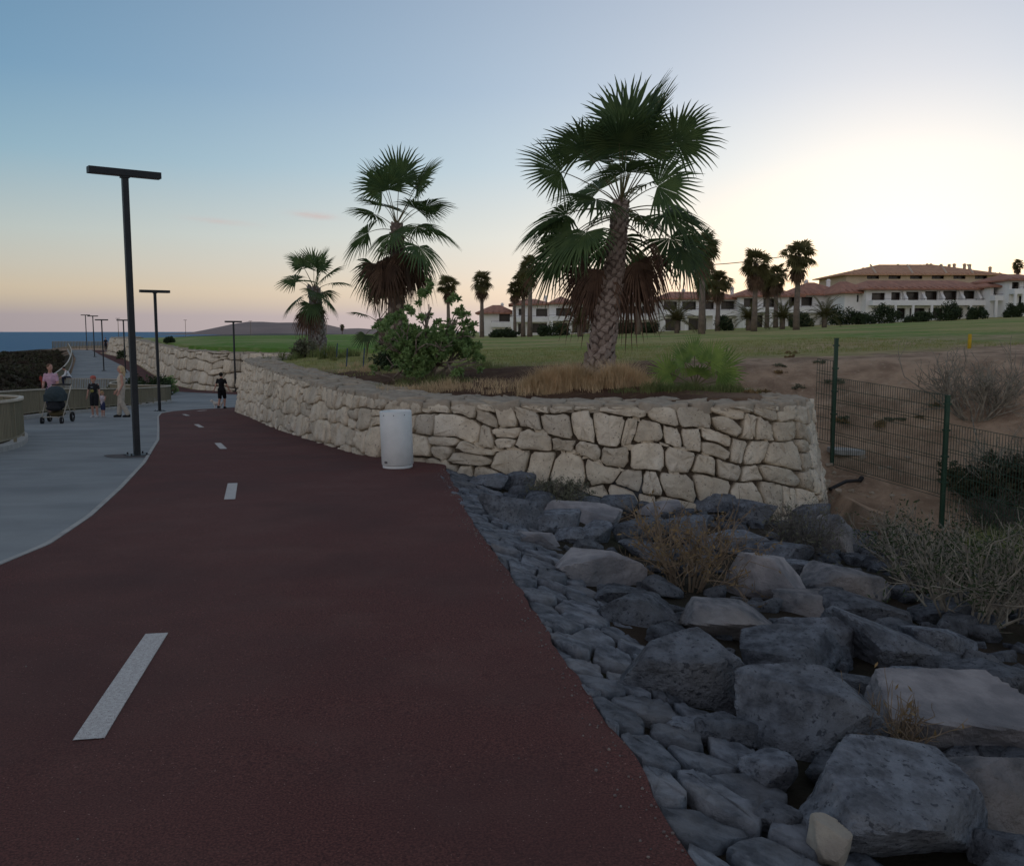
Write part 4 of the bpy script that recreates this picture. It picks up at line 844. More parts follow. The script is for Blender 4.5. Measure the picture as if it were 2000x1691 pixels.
# young trunkless fan palm by the dry grass
Yb = 15.9; pb = P(1358, 752, Yb); pb[2] = gz(pb[0], Yb) - .02; root = empty('young_fan_palm', pb, 'young trunkless fan palm with bright green fans on the wall bed', 'palm'); rng = np.random.default_rng(40)
for (az_, el_, pl, br_, tl_) in ((180, 34, .50, .46, 1.4), (2, 40, .50, .52, 1.4), (212, 62, .50, .44, 1.2), (325, 62, .52, .46, -1.3), (95, 82, .55, .46, .2), (150, 16, .42, .40, 1.3), (18, 16, .52, .44, -1.35), (268, 48, .34, .40, .1)):
    (pv, pf), (lv, lf) = fan_frond(pb + np.array([0, 0, .05]), rad(az_), rad(el_), pl, br_, 30, rng, .3, .10, spread=128, tilt=tl_); nb = len(pv)
    mk('frond', np.concatenate([pv, lv]), list(pf) + [tuple(j + nb for j in f) for f in lf], [M['petiole'], M['fan_green']], root, False, True, [0] * len(pf) + [1] * len(lf))
# distant fan palms: trunk + skirt + crown, a few forms copied
def far_palm_proto(seed, skirt=True):
    rng = np.random.default_rng(seed); H_ = 7.0; V, F = tube([(0, 0, -.4), (.03, 0, 2), (.05 * (seed % 3), .02, 4.6), (0, 0, H_)], [.30, .24, .2, .19], 10); tr = (V, F)
    mbc = MB(); mbs = MB()
    for i in range(38):
        q = (i + .5) / 38; (pv, pf), (lv, lf) = fan_frond((0, 0, H_ - .25 * q), i * 2.39996 + rng.normal(0, .2), 1.35 - 1.9 * q + rng.normal(0, .2), .95 * rng.uniform(.35, 1.1), .85 * rng.uniform(.85, 1.1), 13, rng, .7, .5, prad=.03); mbc.add(pv, pf); mbc.add(lv, lf)
    for i in range(22 if skirt else 8):
        (pv, pf), (lv, lf) = fan_frond((0, 0, H_ - .5 - .5 * rng.random()), i * 2.39996 + rng.normal(0, .2), rng.uniform(-1.2, -.5), .55 * rng.uniform(.8, 1.2), .8, 9, rng, 1.6, 1.3, spread=70, fold=.3, prad=.03); mbs.add(lv, lf)
    return tr, mbc, mbs
FP = []
for sd in (51, 52, 53):
    (V, F), mbc, mbs = far_palm_proto(sd); me_t = mk('trunk', V, F, M['far_trunk'], None, True); me_c = mbc.build('crown', M['far_frond']); me_s = mbs.build('skirt', M['far_skirt'])
    FP.append((me_t.data, me_c.data, me_s.data))
    for o in (me_t, me_c, me_s): bpy.data.objects.remove(o)
FARP = [(875, 557, 663, 24, 'lone fan palm standing nearest the leafy shrub, left of the villas'), (941, 548, 664, 26, 'fan palm at the left end of the white villas'), (1006, 562, 661, 20, 'shortest fan palm of the trio before the left villa'), (1022, 545, 661, 26, 'middle fan palm of the trio before the left villa'), (1035, 520, 660, 29, 'tallest fan palm of the trio before the left villa'),
        (1247, 520, 657, 34, 'fan palm with pale trunk and hanging skirt behind the large fan palm'), (1374, 480, 646, 40, 'tall shaggy fan palm rising beside the crown of the large palm'), (1376, 546, 646, 28, 'low fan palm in the cluster before the middle villa'), (1404, 548, 645, 30, 'low bushy-headed fan palm right of the shaggy one'),
        (1476, 515, 645, 36, 'fan palm at the left of the group by the hedge villa'), (1500, 542, 644, 26, 'short fan palm between two taller ones by the hedge villa'), (1518, 535, 643, 28, 'slender fan palm inside the group by the hedge villa'), (1560, 499, 640, 37, 'tallest fan palm of the group by the hedge villa, right of the cable'), (1988, 516, 560, 13, 'distant fan palm above the right-hand roofs'), (668, 637, 657, 6, 'tiny far-off palm on the golf course before the hill')]
for i, (px, py, pbase, r_, lab) in enumerate(FARP):
    Yd = {13: 230, 14: 380}.get(i, 1.75 * FPX / r_ * 1.12); Yd = min(Yd, 128) if i < 13 else Yd
    top = P(px, py, Yd); gzv = gz(top[0], Yd) if i < 13 else P(px, pbase, Yd)[2]; Hh = top[2] - gzv; k = r_ * Yd / FPX / 1.55
    root = empty('fan_palm', (top[0], Yd, gzv), lab, 'palm tree', 'fan palms by the villas', rz=i * 1.3); t_, c_, s_ = FP[i % 3]
    for nm, me, in (('trunk', t_), ('crown', c_), ('skirt', s_)):
        o = bpy.data.objects.new(nm, me); C.objects.link(o); o.parent = root
        o.scale = (k, k, Hh / 7.0) if nm == 'trunk' else (k, k, k); o.location = (0, 0, 0) if nm == 'trunk' else (0, 0, Hh - 7.0 * k)
# overhead cable between palms
a0, a1 = P(1318, 520, 112), P(1532, 501, 112); mb = MB(); mb.tube([a0 + (a1 - a0) * q + np.array([0, 0, -.25 * math.sin(q * math.pi)]) for q in np.linspace(0, 1, 12)], .05, 5); tag(mb.build('cable', M['rubber']), 'thin dark overhead cable between the tall palms', 'cable')
# date palms in front of the villas
def date_palm(px, pbase, r_, Yd, lab, seed):
    rng = np.random.default_rng(seed); g = P(px, pbase, Yd); g[2] = gz(g[0], Yd); R_ = r_ * Yd / FPX; root = empty('date_palm', g, lab, 'palm', 'low date palms by the villas')
    V, F = tube([(0, 0, -.2), (0, 0, R_ * .55)], [.28, .32], 10); mk('trunk', V, F, M['far_trunk'], root, True); mb = MB()
    for i in range(34):
        az_ = i * 2.39996; el0 = 1.35 - 1.25 * (i + .5) / 34 + rng.normal(0, .08); d = np.array([math.cos(az_) * math.cos(el0), math.sin(az_) * math.cos(el0), math.sin(el0)]); p_ = np.array([0, 0, R_ * .55]); pts = [p_]; dirs = [d]
        for j in range(9): d = unit(d + np.array([0, 0, -.085 - .012 * j])); p_ = p_ + d * R_ * 1.25 / 9; pts.append(p_); dirs.append(d)
        mb.tube(pts, np.linspace(.035, .01, 10), 3, False)
        for j in range(1, 10):
            for sgn in (-1, 1):
                for h_ in (0, .5):
                    c = pts[j] - dirs[j] * h_ * R_ * .13; s = unit(np.cross(dirs[j], (0, 0, 1))) * sgn; L = R_ * .30 * (1 - .06 * j); e = c + (s * .8 + dirs[j] * .55 + np.array([0, 0, -.12])) * L; w = dirs[j] * .025 * R_
                    mb.add([c - w, c + w, e], [(0, 1, 2)])
    mb.build('crown', M['far_frond'], root)
for i, (px, pbase, r_, Yd, lab) in enumerate(((1132, 655, 44, 105, 'low date palm left of the large palm trunk, before the villa balcony'), (1322, 648, 44, 105, 'low date palm between the stepped gable and the palm cluster'), (1462, 643, 40, 105, 'low date palm at the foot of the left palm of the hedge group'), (1528, 640, 38, 108, 'low dark date palm behind the slender palms'), (1610, 632, 38, 108, 'low date palm left of the long hedge, against the red roofs'))): date_palm(px, pbase, r_, Yd, lab, 60 + i)
# ---------------------------------------------------------------- leafy bushes and hedges
def leaf_cloud(pts, size, rng, flat=.0, aspect=.45):
    pts = np.asarray(pts); n = len(pts); a_ = unit_rows(rng.normal(size=(n, 3))); b_ = unit_rows(np.cross(a_, rng.normal(size=(n, 3)))); L = size * rng.uniform(.6, 1.3, n)[:, None]
    V = np.stack([pts - a_ * L, pts + b_ * L * aspect, pts + a_ * L, pts - b_ * L * aspect], 1).reshape(-1, 3); F = np.arange(4 * n).reshape(-1, 4)
    return V, F
def unit_rows(A): return A / (np.linalg.norm(A, axis=1)[:, None] + 1e-9)
def clumps(size, n_cl, n_pts, rng, shell=.55):
    c = unit_rows(rng.normal(size=(n_cl, 3))) * (rng.random(n_cl) ** .4)[:, None] * .8; c[:, 2] = np.abs(c[:, 2]) * .95
    r_ = rng.uniform(.18, .36, n_cl); k = rng.integers(0, n_cl, n_pts); d = unit_rows(rng.normal(size=(n_pts, 3))) * (rng.random(n_pts) ** shell * 1.0)[:, None] * r_[k][:, None]
    return (c[k] + d) * np.asarray(size)
def bush(name, loc, size, label, cat, mat, n, leaf, seed, group=None, ncl=26, stems=True, stem_mat='shrub_wood', aspect=.45):
    rng = np.random.default_rng(seed); root = empty(name, loc, label, cat, group); pts = clumps(size, ncl, n, rng); pts[:, 2] += size[2] * .12
    V, F = leaf_cloud(pts, leaf, rng, aspect=aspect); mk('foliage', V, F, M[mat], root)
    if stems:
        mb = MB()
        for i in range(9): e = pts[rng.integers(0, n)] * .8; mb.tube([(e[0] * .06, e[1] * .06, -.1), e * .5 + np.array([0, 0, size[2] * .06]), e], [.035 * size[2], .02 * size[2], .006 * size[2]], 5)
        mb.build('stems', M[stem_mat], root, True)
    return root
HEDGE = [(1640, 640, 96, 38, 128, 'long clipped dark hedge left of the white end villa'), (1852, 630, 66, 46, 128, 'large rounded dark bush before the white end villa columns'), (1728, 634, 76, 38, 128, 'loose green bush at the left corner of the end villa'), (1792, 634, 66, 24, 127, 'low dark hedge between bushes before the end villa'), (1413, 646, 44, 34, 118, 'dark bush beside the middle palm cluster'),
         (1080, 660, 66, 30, 122, 'dark shrub under the balcony of the left villa'), (985, 662, 66, 20, 122, 'low hedge at the far left villa'), (1212, 657, 60, 30, 118, 'dark shrub right of the large palm trunk'), (1905, 626, 44, 28, 126, 'small dark bush right of the rounded one'), (1985, 620, 50, 30, 126, 'bush at the foot of the right-hand balcony house'), (1560, 642, 60, 30, 122, 'dark shrubs between slender palm trunks'), (1270, 655, 44, 24, 118, 'low shrub by the stepped gable'),(1680,638,50,24,127,'low bush beside the narrow side windows')]
for i, (px, pb_, w, h, Yd, lab) in enumerate(HEDGE):
    g = P(px, pb_, Yd); g[2] = gz(g[0], Yd) - .1; bush('garden_bush', g, (w * Yd / FPX / 2 * 1.1, 1.8, h * Yd / FPX * 1.0), lab, 'bush', 'hedge', 2600, .16, 80 + i, 'garden bushes before the villas', stems=False)
# big succulent shrub on the near bed
Yb = 19.6; g = P(832, 728, Yb); g[2] = gz(g[0], Yb) - .03; root = empty('leafy_shrub', g, 'round-headed green shrub with forked pale stems on the wall bed', 'shrub'); rng = np.random.default_rng(91)
tips = []; mb = MB()
def fork(p_, d, L, r_, lev):
    q = p_ + d * L; m_ = p_ + d * L * .5 + rng.normal(0, .04 * L, 3); mb.tube([p_, m_, q], [r_, r_ * .85, r_ * .72], 6)
    if lev == 0: tips.append(q); return
    for k in range(3 if lev > 1 else 2):
        dd = unit(d + rng.normal(0, .55, 3) + np.array([0, 0, .12])); fork(q, dd, L * rng.uniform(.62, .85), r_ * .66, lev - 1)
for a_ in np.linspace(0, 2 * math.pi, 7)[:-1]:
    fork(g + np.array([.06 * math.cos(a_), .06 * math.sin(a_), 0]), unit((math.cos(a_) * .95, math.sin(a_) * .7, .75)), .52, .045, 3)
fork(g + np.array([0, 0, 0]), unit((.1, 0, 1)), .6, .05, 3)
mb.build('stems', M['shrub_wood'], root, True, True)
T = np.array(tips); rel = (T - g) / np.array([1.0, 1.0, .78]); T = g + rel
extra = g + np.array([.05, 0, .52]) + unit_rows(rng.normal(size=(760, 3))) * np.array([1.15, .95, .72]) * (rng.uniform(.5, 1.0, 760))[:, None]; extra = extra[(extra[:, 2] > g[2] + .38 + .25 * np.sin(extra[:, 0] * 4)) & (np.sin(extra[:, 0] * 5.1 + 1) + np.sin(extra[:, 2] * 6.3) + np.sin(extra[:, 1] * 5.7) > -1.3)]
ctr = np.concatenate([T, extra]); Vs = []; Fs = []; n0 = 0
for c in ctr:                                       # rosettes of narrow leaves
    m_ = 40; dirs = unit_rows(rng.normal(size=(m_, 3)) + np.array([0, 0, .55])); side = unit_rows(np.cross(dirs, rng.normal(size=(m_, 3)))); L = rng.uniform(.06, .115, m_)[:, None]; w = L * .17
    base_ = c + dirs * .01; V = np.stack([base_ - side * w * .5, base_ + side * w * .5, base_ + dirs * L * .65 + side * w, base_ + dirs * L, base_ + dirs * L * .65 - side * w], 1).reshape(-1, 3)
    Vs.append(V); Fs += [tuple(n0 + 5 * i + j for j in range(5)) for i in range(m_)]; n0 += 5 * m_
mk('foliage', np.concatenate(Vs), Fs, M['shrub'], root, False, True)
# other greenery on the bed and at the inlet
bush('leafy_bush', (*P(598, 690, 38)[:2], gz(*P(598, 690, 38)[:2])), (.8, .8, 1.0), 'grey green bush at the foot of the shaggy grey palm', 'bush', 'grey_leaf', 2200, .07, 120, None)
bush('leafy_bush', (*P(762, 705, 24)[:2], gz(*P(762, 705, 24)[:2])), (.5, .6, .9), 'dark thin bush left of the round-headed shrub', 'bush', 'hedge', 1200, .06, 121, None)
for i, (px, py, Yd, sz, mt, lab) in enumerate(((262, 752, 57, (1.1, 1.0, 1.3), 'hedge', 'dark green bush left of the bend in the railing, under the far wall'), (300, 752, 56.5, (1.3, 1.0, 1.25), 'hedge', 'broad green bush by the bend in the far path'), (325, 745, 58, (.8, .8, 1.2), 'shrub', 'light green bush right of the broad one under the far wall'), (178, 757, 57, (1.5, .7, .75), 'grey_leaf', 'pale flowering plant behind the inlet railing'), (215, 752, 57.5, (1.0, .7, .9), 'hedge', 'leafy plant beside the pale flowering one'), (243, 662, 101, (1.0, 1.0, 1.1), 'hedge', 'small bush on top of the far wall'), (330, 662, 80, (.6, .6, .6), 'hedge', 'tuft of leaves on the far wall edge'))):
    q = P(px, py, Yd); bush('leafy_bush', (q[0], Yd, min(q[2], gz(q[0], Yd)) if i < 5 else gz(q[0], Yd)), sz, lab, 'bush', mt, 1600, .10, 130 + i, 'bushes around the inlet')
# dark scrub on the seaward slope
rng = np.random.default_rng(77); pts = []
while len(pts) < 3200:
    y = rng.uniform(23, 128); x = rng.uniform(-.60 * y - 6, -.30 * y - 3)
    pts.append((x, y))
pts = np.array(pts); ok = inside(pts, SEAB) & (seg_dist(pts, SEAB[:-2], False) > .9); pts = pts[ok]; zz = terrain(pts); Vs = []; Fs = []; n0 = 0
for (x, y), z in zip(pts, zz):
    s_ = rng.uniform(.35, .85); V, F = leaf_cloud(clumps((s_, s_, s_ * .7), 6, 110, rng) + np.array([x, y, z]), .085 * (y / 35) ** .6, rng); Vs.append(V); Fs.append(F + n0); n0 += len(V)
tag(mk('scrub', np.concatenate(Vs), np.concatenate(Fs), M['scrub']), 'dark low scrub covering the slope between railing and sea', kind='stuff')
for i, (px, py, Yd, sz, lab) in enumerate(((1935, 880, 15.6, (.95, .8, .85), 'dark dense shrub filling the hollow behind the second fence post'), (2010, 850, 15.0, (.9, .8, 1.1), 'dark shrub below the pale bare branches on the bank'))):
    q = P(px, py, Yd); bush('leafy_bush', (q[0], Yd, gz(q[0], Yd)), sz, lab, 'bush', 'scrub', 3800, .05, 170 + i, 'dark shrubs on the bank', stem_mat='twig_dark')
rs = np.random.default_rng(66)
for i in range(16):
    px, py = rs.uniform(1470, 1850), rs.uniform(690, 840); q = ground_px(px, py, 15, 40); bush('low_tuft', (q[0], q[1], q[2] - .02), (rs.uniform(.12, .3), .2, rs.uniform(.06, .13)), 'low dry tuft on the bare earth bank', 'tuft', 'grey_leaf' if i % 2 else 'dry_leaf', 260, .03, 180 + i, 'dry tufts on the bare bank', ncl=8, stems=False)
# ---------------------------------------------------------------- dry twiggy shrubs
def twig_shrub(name, loc, R_, Hh, label, mat, leafmat, n_stem, levels, nleaf, seed, thick=.010, curl=.5, leaf=.02, group='dry shrubs'):
    rng = np.random.default_rng(seed); root = empty(name, loc, label, 'shrub', group); mb = MB(); tips = []
    def grow(p_, d, L, r_, lev):
        pts = [p_]
        for i in range(4): d = unit(d + rng.normal(0, .22, 3) * curl + np.array([0, 0, .05])); pts.append(pts[-1] + d * L / 4)
        mb.tube(pts, np.linspace(r_, r_ * .62, 5), 4, False); tips.extend(pts[2:])
        if lev == 0: return
        for k in range(rng.integers(2, 5)):
            j = rng.integers(1, 5); grow(pts[j], unit(d + rng.normal(0, .62, 3) + np.array([0, 0, .1])), L * rng.uniform(.55, .85), r_ * .62, lev - 1)
    for i in range(n_stem):
        a_ = i * 2.39996; e = rng.uniform(.15, 1.0); d = unit((math.cos(a_) * R_ * e, math.sin(a_) * R_ * e, Hh * rng.uniform(.6, 1.1))); grow(np.array([math.cos(a_) * R_ * .15, math.sin(a_) * R_ * .15, -.03]), d, .42 * math.hypot(R_ * e, Hh), thick, levels)
    mb.build('branches', M[mat], root)
    if nleaf:
        T = np.array(tips); k = rng.integers(0, len(T), nleaf); V, F = leaf_cloud(T[k] + rng.normal(0, .015, (nleaf, 3)), leaf, rng, aspect=.35); mk('leaves', V, F, M[leafmat], root)
    return root
for (px, py, Y0, R_, Hh, lab, m1, m2, ns, lv, nlf, sd, th) in (
    (1098, 1000, None, .42, .50, 'small dense grey green shrub against the foot of the limestone wall', 'twig_dark', 'grey_leaf', 26, 3, 2600, 201, .006),
    (1345, 1150, None, .62, .75, 'large tangled dry twig bush sprouting between pale boulders', 'twig', 'dry_leaf', 18, 3, 900, 202, .010),
    (1560, 1090, None, .50, .72, 'dark thin-twigged shrub by the right end of the limestone wall', 'twig_dark', 'grey_leaf', 30, 3, 900, 203, .006),
    (1790, 1150, None, .70, .75, 'grey twiggy thicket left part, below the second fence post', 'twig_grey', 'hedge', 17, 3, 1600, 204, .011),
    (1890, 1230, None, .85, 1.0, 'largest grey twiggy thicket spilling over dark boulders', 'twig_grey', 'hedge', 20, 3, 2600, 205, .012),
    (1990, 1215, None, .75, .9, 'grey twiggy thicket beside the green grass clump', 'twig_grey', 'hedge', 17, 3, 2000, 206, .012),
    (1752, 1490, None, .22, .42, 'straw-coloured dry tuft between the huge dark boulder and the pale one', 'twig', 'dry_leaf', 22, 2, 60, 207, .005),
    (1735, 1050, None, .35, .45, 'pale dry stalk clump on the earth below the fence', 'twig_grey', 'dry_leaf', 22, 2, 200, 208, .006),
    (1905, 790, 17.5, 1.35, 1.3, 'bare grey branching shrub on the bank behind the fence', 'twig_grey', 'grey_leaf', 22, 3, 700, 209, .020),
    (1990, 800, 15.5, 1.2, 1.2, 'pale bare-branched shrub overhanging the bank behind the second post', 'twig_grey', 'grey_leaf', 20, 3, 500, 210, .020),
    (1960, 900, 14.2, .9, .8, 'dark shaded shrub mass under the bare branches on the bank', 'twig_dark', 'hedge', 30, 3, 2600, 211, .010)):
    g = ground_px(px, py) if Y0 is None else P(px, py, Y0)
    if Y0 is not None: g[2] = gz(g[0], g[1])
    twig_shrub('dry_shrub', g, R_, Hh, lab, m1, m2, ns, lv, nlf, sd, th)
# ---------------------------------------------------------------- grasses
def blades(centres, n_each, h, spread, lean, w, rng):
    Vs = []; N0 = len(centres) * n_each; c = np.repeat(np.asarray(centres), n_each, 0); r_ = rng.normal(0, 1, (N0, 2)) * spread; a_ = rng.uniform(0, 2 * math.pi, N0)
    hh = h * rng.uniform(.45, 1.15, N0); dx = np.c_[np.cos(a_), np.sin(a_)]; ln_ = lean * rng.uniform(.2, 1.2, N0)[:, None] * hh[:, None]
    b_ = c.copy(); b_[:, :2] += r_; side = np.c_[-dx[:, 1], dx[:, 0]] * w
    z3 = lambda xy, z: np.c_[xy, z]
    m_ = b_[:, :2] + dx * ln_ * .35; t_ = b_[:, :2] + dx * ln_
    V = np.stack([z3(b_[:, :2] - side, b_[:, 2]), z3(b_[:, :2] + side, b_[:, 2]), z3(m_ + side * .8, b_[:, 2] + hh * .6), z3(m_ - side * .8, b_[:, 2] + hh * .6), z3(t_, b_[:, 2] + hh)], 1).reshape(-1, 3)
    F = []
    for i in range(N0): F += [(5 * i, 5 * i + 1, 5 * i + 2, 5 * i + 3), (5 * i + 3, 5 * i + 2, 5 * i + 4)]
    return V, F
rng = np.random.default_rng(300)
def tufts(pxs, n_c, sx, sy, h, mat, label, n_each=40, spread=.08, lean=1.0, w=.0035, Yd=None):
    cs = []; hf = []
    for (px, py, Y0) in pxs:
        q = P(px, py, Y0)
        for k in range(n_c): u_, v_ = rng.normal(0, 1, 2); cs.append((q[0] + u_ * sx, Y0 + v_ * sy, 0)); hf.append(.35 + .75 * math.exp(-.5 * (u_ * u_ + v_ * v_)))
    hf = np.repeat(np.array(hf), n_each); cs = np.array(cs); cs[:, 2] = terrain(cs[:, :2]) - .01
    V, F = blades(cs, n_each, h * hf, spread, lean, w, rng); return tag(mk('grass', V, F, M[mat]), label, kind='stuff')
tufts([(1110, 766, 15.9), (1085, 768, 15.8), (1205, 764, 15.9)], 80, .34, .22, .46, 'straw', 'mound of straw-coloured dry grass before the large palm')
tufts([(1270, 782, 15.2), (1340, 782, 15.15), (1410, 782, 15.2)], 26, .26, .14, .19, 'green_grass', 'dark green grass tussock along the wall below the young palm')
tufts([(790, 745, 18.2), (850, 745, 18.4), (930, 700, 22)], 16, .35, .3, .26, 'green_grass', 'green grass below the leafy shrub')
tufts([(700, 715, 24), (880, 760, 17.4), (940, 760, 16.9), (1000, 765, 16.4), (760, 770, 16.9), (690, 700, 27), (820, 765, 17)], 12, .5, .35, .22, 'straw', 'scattered dry grass on the wall bed')
tufts([(545, 690, 40), (575, 695, 37), (640, 700, 34)], 10, .7, .8, .55, 'green_grass', 'tall grass at the far end of the wall bed', w=.012)
tufts([(1960, 1060, 11.6), (1990, 1010, 12.6), (1930, 1080, 11.4)], 18, .30, .35, .42, 'green_grass', 'green grass clump beside the second fence panel')
cs = np.c_[rng.uniform(-9, 16, 5200), rng.uniform(19, 46, 5200)]; cs = cs[inside(cs, PLAT) & (cs[:, 1] > 21 + np.abs(cs[:, 0]) * .35 * (cs[:, 0] > 3) + 1)]; cs = np.c_[cs, terrain(cs) - .01]
V, F = blades(cs, 7, .085, .11, .8, .008, rng); tag(mk('grass', V, F, M['blade']), 'uneven rough grass of the lawn', kind='stuff')
# ---------------------------------------------------------------- villas
class Facade:
    def __init__(s, Y): s.Y = Y
    def x(s, px): return float(P(px, 620, s.Y)[0])
    def z(s, py): return float(P(1000, py, s.Y)[2])
def wall_with_holes(mb, x0, x1, z0, z1, y, th, holes):
    xs = sorted({x0, x1, *[v for h in holes for v in h[:2]]}); zs = sorted({z0, z1, *[v for h in holes for v in h[2:]]})
    for i in range(len(xs) - 1):
        for j in range(len(zs) - 1):
            cx_, cz_ = (xs[i] + xs[i + 1]) / 2, (zs[j] + zs[j + 1]) / 2
            if any(h[0] < cx_ < h[1] and h[2] < cz_ < h[3] for h in holes) or not (x0 < cx_ < x1 and z0 < cz_ < z1): continue
            mb.box((cx_, y + th / 2, cz_), (xs[i + 1] - xs[i], th, zs[j + 1] - zs[j]))
def hip_roof(x0, x1, y0, y1, ze, zr, hipx, over=.7):
    x0 -= over; x1 += over; y0 -= over; y1 += over; ym = (y0 + y1) / 2; hx = min(hipx, (x1 - x0) / 2 - .05)
    V = [(x0, y0, ze), (x1, y0, ze), (x1, y1, ze), (x0, y1, ze), (x0 + hx, ym, zr), (x1 - hx, ym, zr), (x0, y0, ze - .22), (x1, y0, ze - .22), (x1, y1, ze - .22), (x0, y1, ze - .22)]
    F = [(0, 1, 5, 4), (1, 2, 5), (2, 3, 4, 5), (3, 0, 4), (6, 7, 1, 0), (7, 8, 2, 1), (8, 9, 3, 2), (9, 6, 0, 3), (9, 8, 7, 6)]
    return V, F
def chimney(x, y, z, parent, h=1.0, mat='plaster'):
    mb = MB(); mb.box((x, y, z + h / 2 - .3), (.5, .5, h + .6)); mb.box((x, y, z + h + .06), (.68, .68, .12)); mb.box((x, y, z + h + .22), (.4, .4, .2)); mb.build('chimney', M[mat], parent, world=True)
def villa(Y, x0, x1, peave, pridge, pbase, label, upper=(), lower=(), balcony=None, columns=(), roofs=None, fins=(), depth=10, chim=(), wallmat='plaster', roofmat='tile', hip=3.0):
    f = Facade(Y); X0, X1 = f.x(x0), f.x(x1); ze = f.z(peave); zb = min(gz((X0 + X1) / 2, Y), gz(X0, Y), f.z(pbase)) - .3; root = empty('villa', ((X0 + X1) / 2, Y, zb), label, 'building', 'white villas along the lawn')
    holes = [(f.x(a_), f.x(b_), f.z(d_), f.z(c_)) for a_, b_, c_, d_ in list(upper) + list(lower)]
    mb = MB(); wall_with_holes(mb, X0, X1, zb, ze, Y, .35, holes)
    mb.box((X0 + .175, Y + depth / 2 + .2, (zb + ze) / 2), (.35, depth - .4, ze - zb)); mb.box((X1 - .175, Y + depth / 2 + .2, (zb + ze) / 2), (.35, depth - .4, ze - zb)); mb.box(((X0 + X1) / 2, Y + depth, (zb + ze) / 2), (X1 - X0 - .01, .35, ze - zb))
    if balcony: mb.box(((X0 + X1) / 2, Y + depth / 2, f.z(balcony[3]) + .05), (X1 - X0 - .72, depth - .8, .25))
    mb.build('wall', M[wallmat], root, world=True)
    for h in holes:
        w_ = MB(); w_.box(((h[0] + h[1]) / 2, Y + 1.0, (h[2] + h[3]) / 2), (h[1] - h[0] + .6, .06, h[3] - h[2] + .5)); wo_ = w_.build('window', M['glass'], root, world=True)
        m_ = MB(); n_ = max(1, int((h[1] - h[0]) / 1.1))
        for k in range(n_ + 1): m_.box((h[0] + (h[1] - h[0]) * k / n_, Y + .93, (h[2] + h[3]) / 2), (.07, .05, h[3] - h[2]))
        m_.box(((h[0] + h[1]) / 2, Y + .93, h[3] - .05), (h[1] - h[0], .05, .09)); m_.build('frame', M['wood_dark'], wo_, world=True)
    if balcony:
        bx0, bx1, bt, bb = f.x(balcony[0]), f.x(balcony[1]), f.z(balcony[2]), f.z(balcony[3]); mb = MB(); mb.box(((bx0 + bx1) / 2, Y - 1.5, (bt + bb) / 2), (bx1 - bx0, .2, bt - bb)); mb.box(((bx0 + bx1) / 2, Y - .72, bb + .09), (bx1 - bx0 - .01, 1.36, .18))
        for xx in (bx0 + .1, bx1 - .1): mb.box((xx, Y - .7, (bt + bb) / 2), (.2, 1.38, bt - bb - .01))
        bo = mb.build('balcony', M['plaster'], root, world=True)
        mb = MB(); mb.box(((bx0 + bx1) / 2, Y - 1.5, bt + .22), (bx1 - bx0, .04, .04))
        for k in range(int((bx1 - bx0) / 1.5) + 1): mb.box((bx0 + .1 + k * 1.5, Y - 1.5, bt + .1), (.04, .04, .22))
        mb.build('handrail', M['wood_dark'], bo, world=True)
        for cx_ in columns:
            mb = MB(); mb.box((f.x(cx_), Y - 1.45, (zb + bb) / 2), (.32, .32, bb - zb)); mb.build('column', M['plaster'], root, world=True)
    for (fx, w_, pt, pb_) in fins:                         # curved buttress walls between terraces
        xx = f.x(fx); zt, z0 = f.z(pt), f.z(pb_); prof = [(.0, z0), (-1.4, z0), (-1.35, z0 + (zt - z0) * .25), (-.9, z0 + (zt - z0) * .5), (-.45, z0 + (zt - z0) * .8), (-.35, zt), (0, zt)]
        V = [(xx - .18, Y + a_, b_) for a_, b_ in prof] + [(xx + .18 + w_ * 0, Y + a_, b_) for a_, b_ in prof]; n_ = len(prof); F = [tuple(range(n_)), tuple(range(2 * n_ - 1, n_ - 1, -1))] + [(i, i + n_, (i + 1) % n_ + n_, (i + 1) % n_) for i in range(n_)]
        mk('buttress', V, F, M['plaster'], root, world=True)
    for (ra, rb, pe, pr, hp) in (roofs or [(x0, x1, peave, pridge, hip)]):
        V, F = hip_roof(f.x(ra), f.x(rb), Y - .4, Y + depth, f.z(pe) + .02, float(P(1000, pr, Y + depth / 2)[2]), hp); ro = mk('roof', V, F, M[roofmat], root, world=True)
        # ridge and eave tile courses
        mb = MB(); n_ = int((f.x(rb) - f.x(ra)) / .9)
        for k in range(n_): q = (k + .5) / n_; xx = f.x(ra) + (f.x(rb) - f.x(ra)) * q; mb.tube([(xx, Y - 1.08, f.z(pe) + .05), (xx, Y + .3, f.z(pe) + .05 + 1.38 * (V[4][2] - V[0][2]) / (V[4][1] - V[0][1]))], .09, 5)
        tag(mb.build('eave_tiles', M[roofmat], ro, world=True), kind='stuff')
    for cxp, pt in chim: q = P(cxp, pt, Y + depth / 2); chimney(q[0], q[1], q[2] - .7, root, .6)
    return root
villa(165, 936, 1002, 611, 596, 662, 'small white villa at the left end of the row with low red roof', [(975, 996, 613, 628)], [(968, 997, 643, 656)], (959, 999, 630, 639), chim=((981, 594),))
villa(160, 1001, 1073, 594, 584, 660, 'white villa behind the palm trio, with long balcony', [(1013, 1022, 603, 616), (1047, 1070, 603, 618)], [(1012, 1025, 632, 652), (1040, 1068, 632, 650)], (996, 1072, 620, 629), (1000, 1036, 1070), chim=((1066, 580),))
villa(158, 1073, 1158, 592, 580, 658, 'white villa with two pyramid roofs beside the large palm trunk', [(1086, 1116, 602, 617), (1125, 1152, 600, 617)], [(1080, 1108, 631, 650), (1118, 1150, 630, 650)], (1072, 1156, 618, 627), (1077, 1113, 1153), roofs=[(1077, 1119, 592, 579, 9), (1119, 1157, 592, 577, 9)])
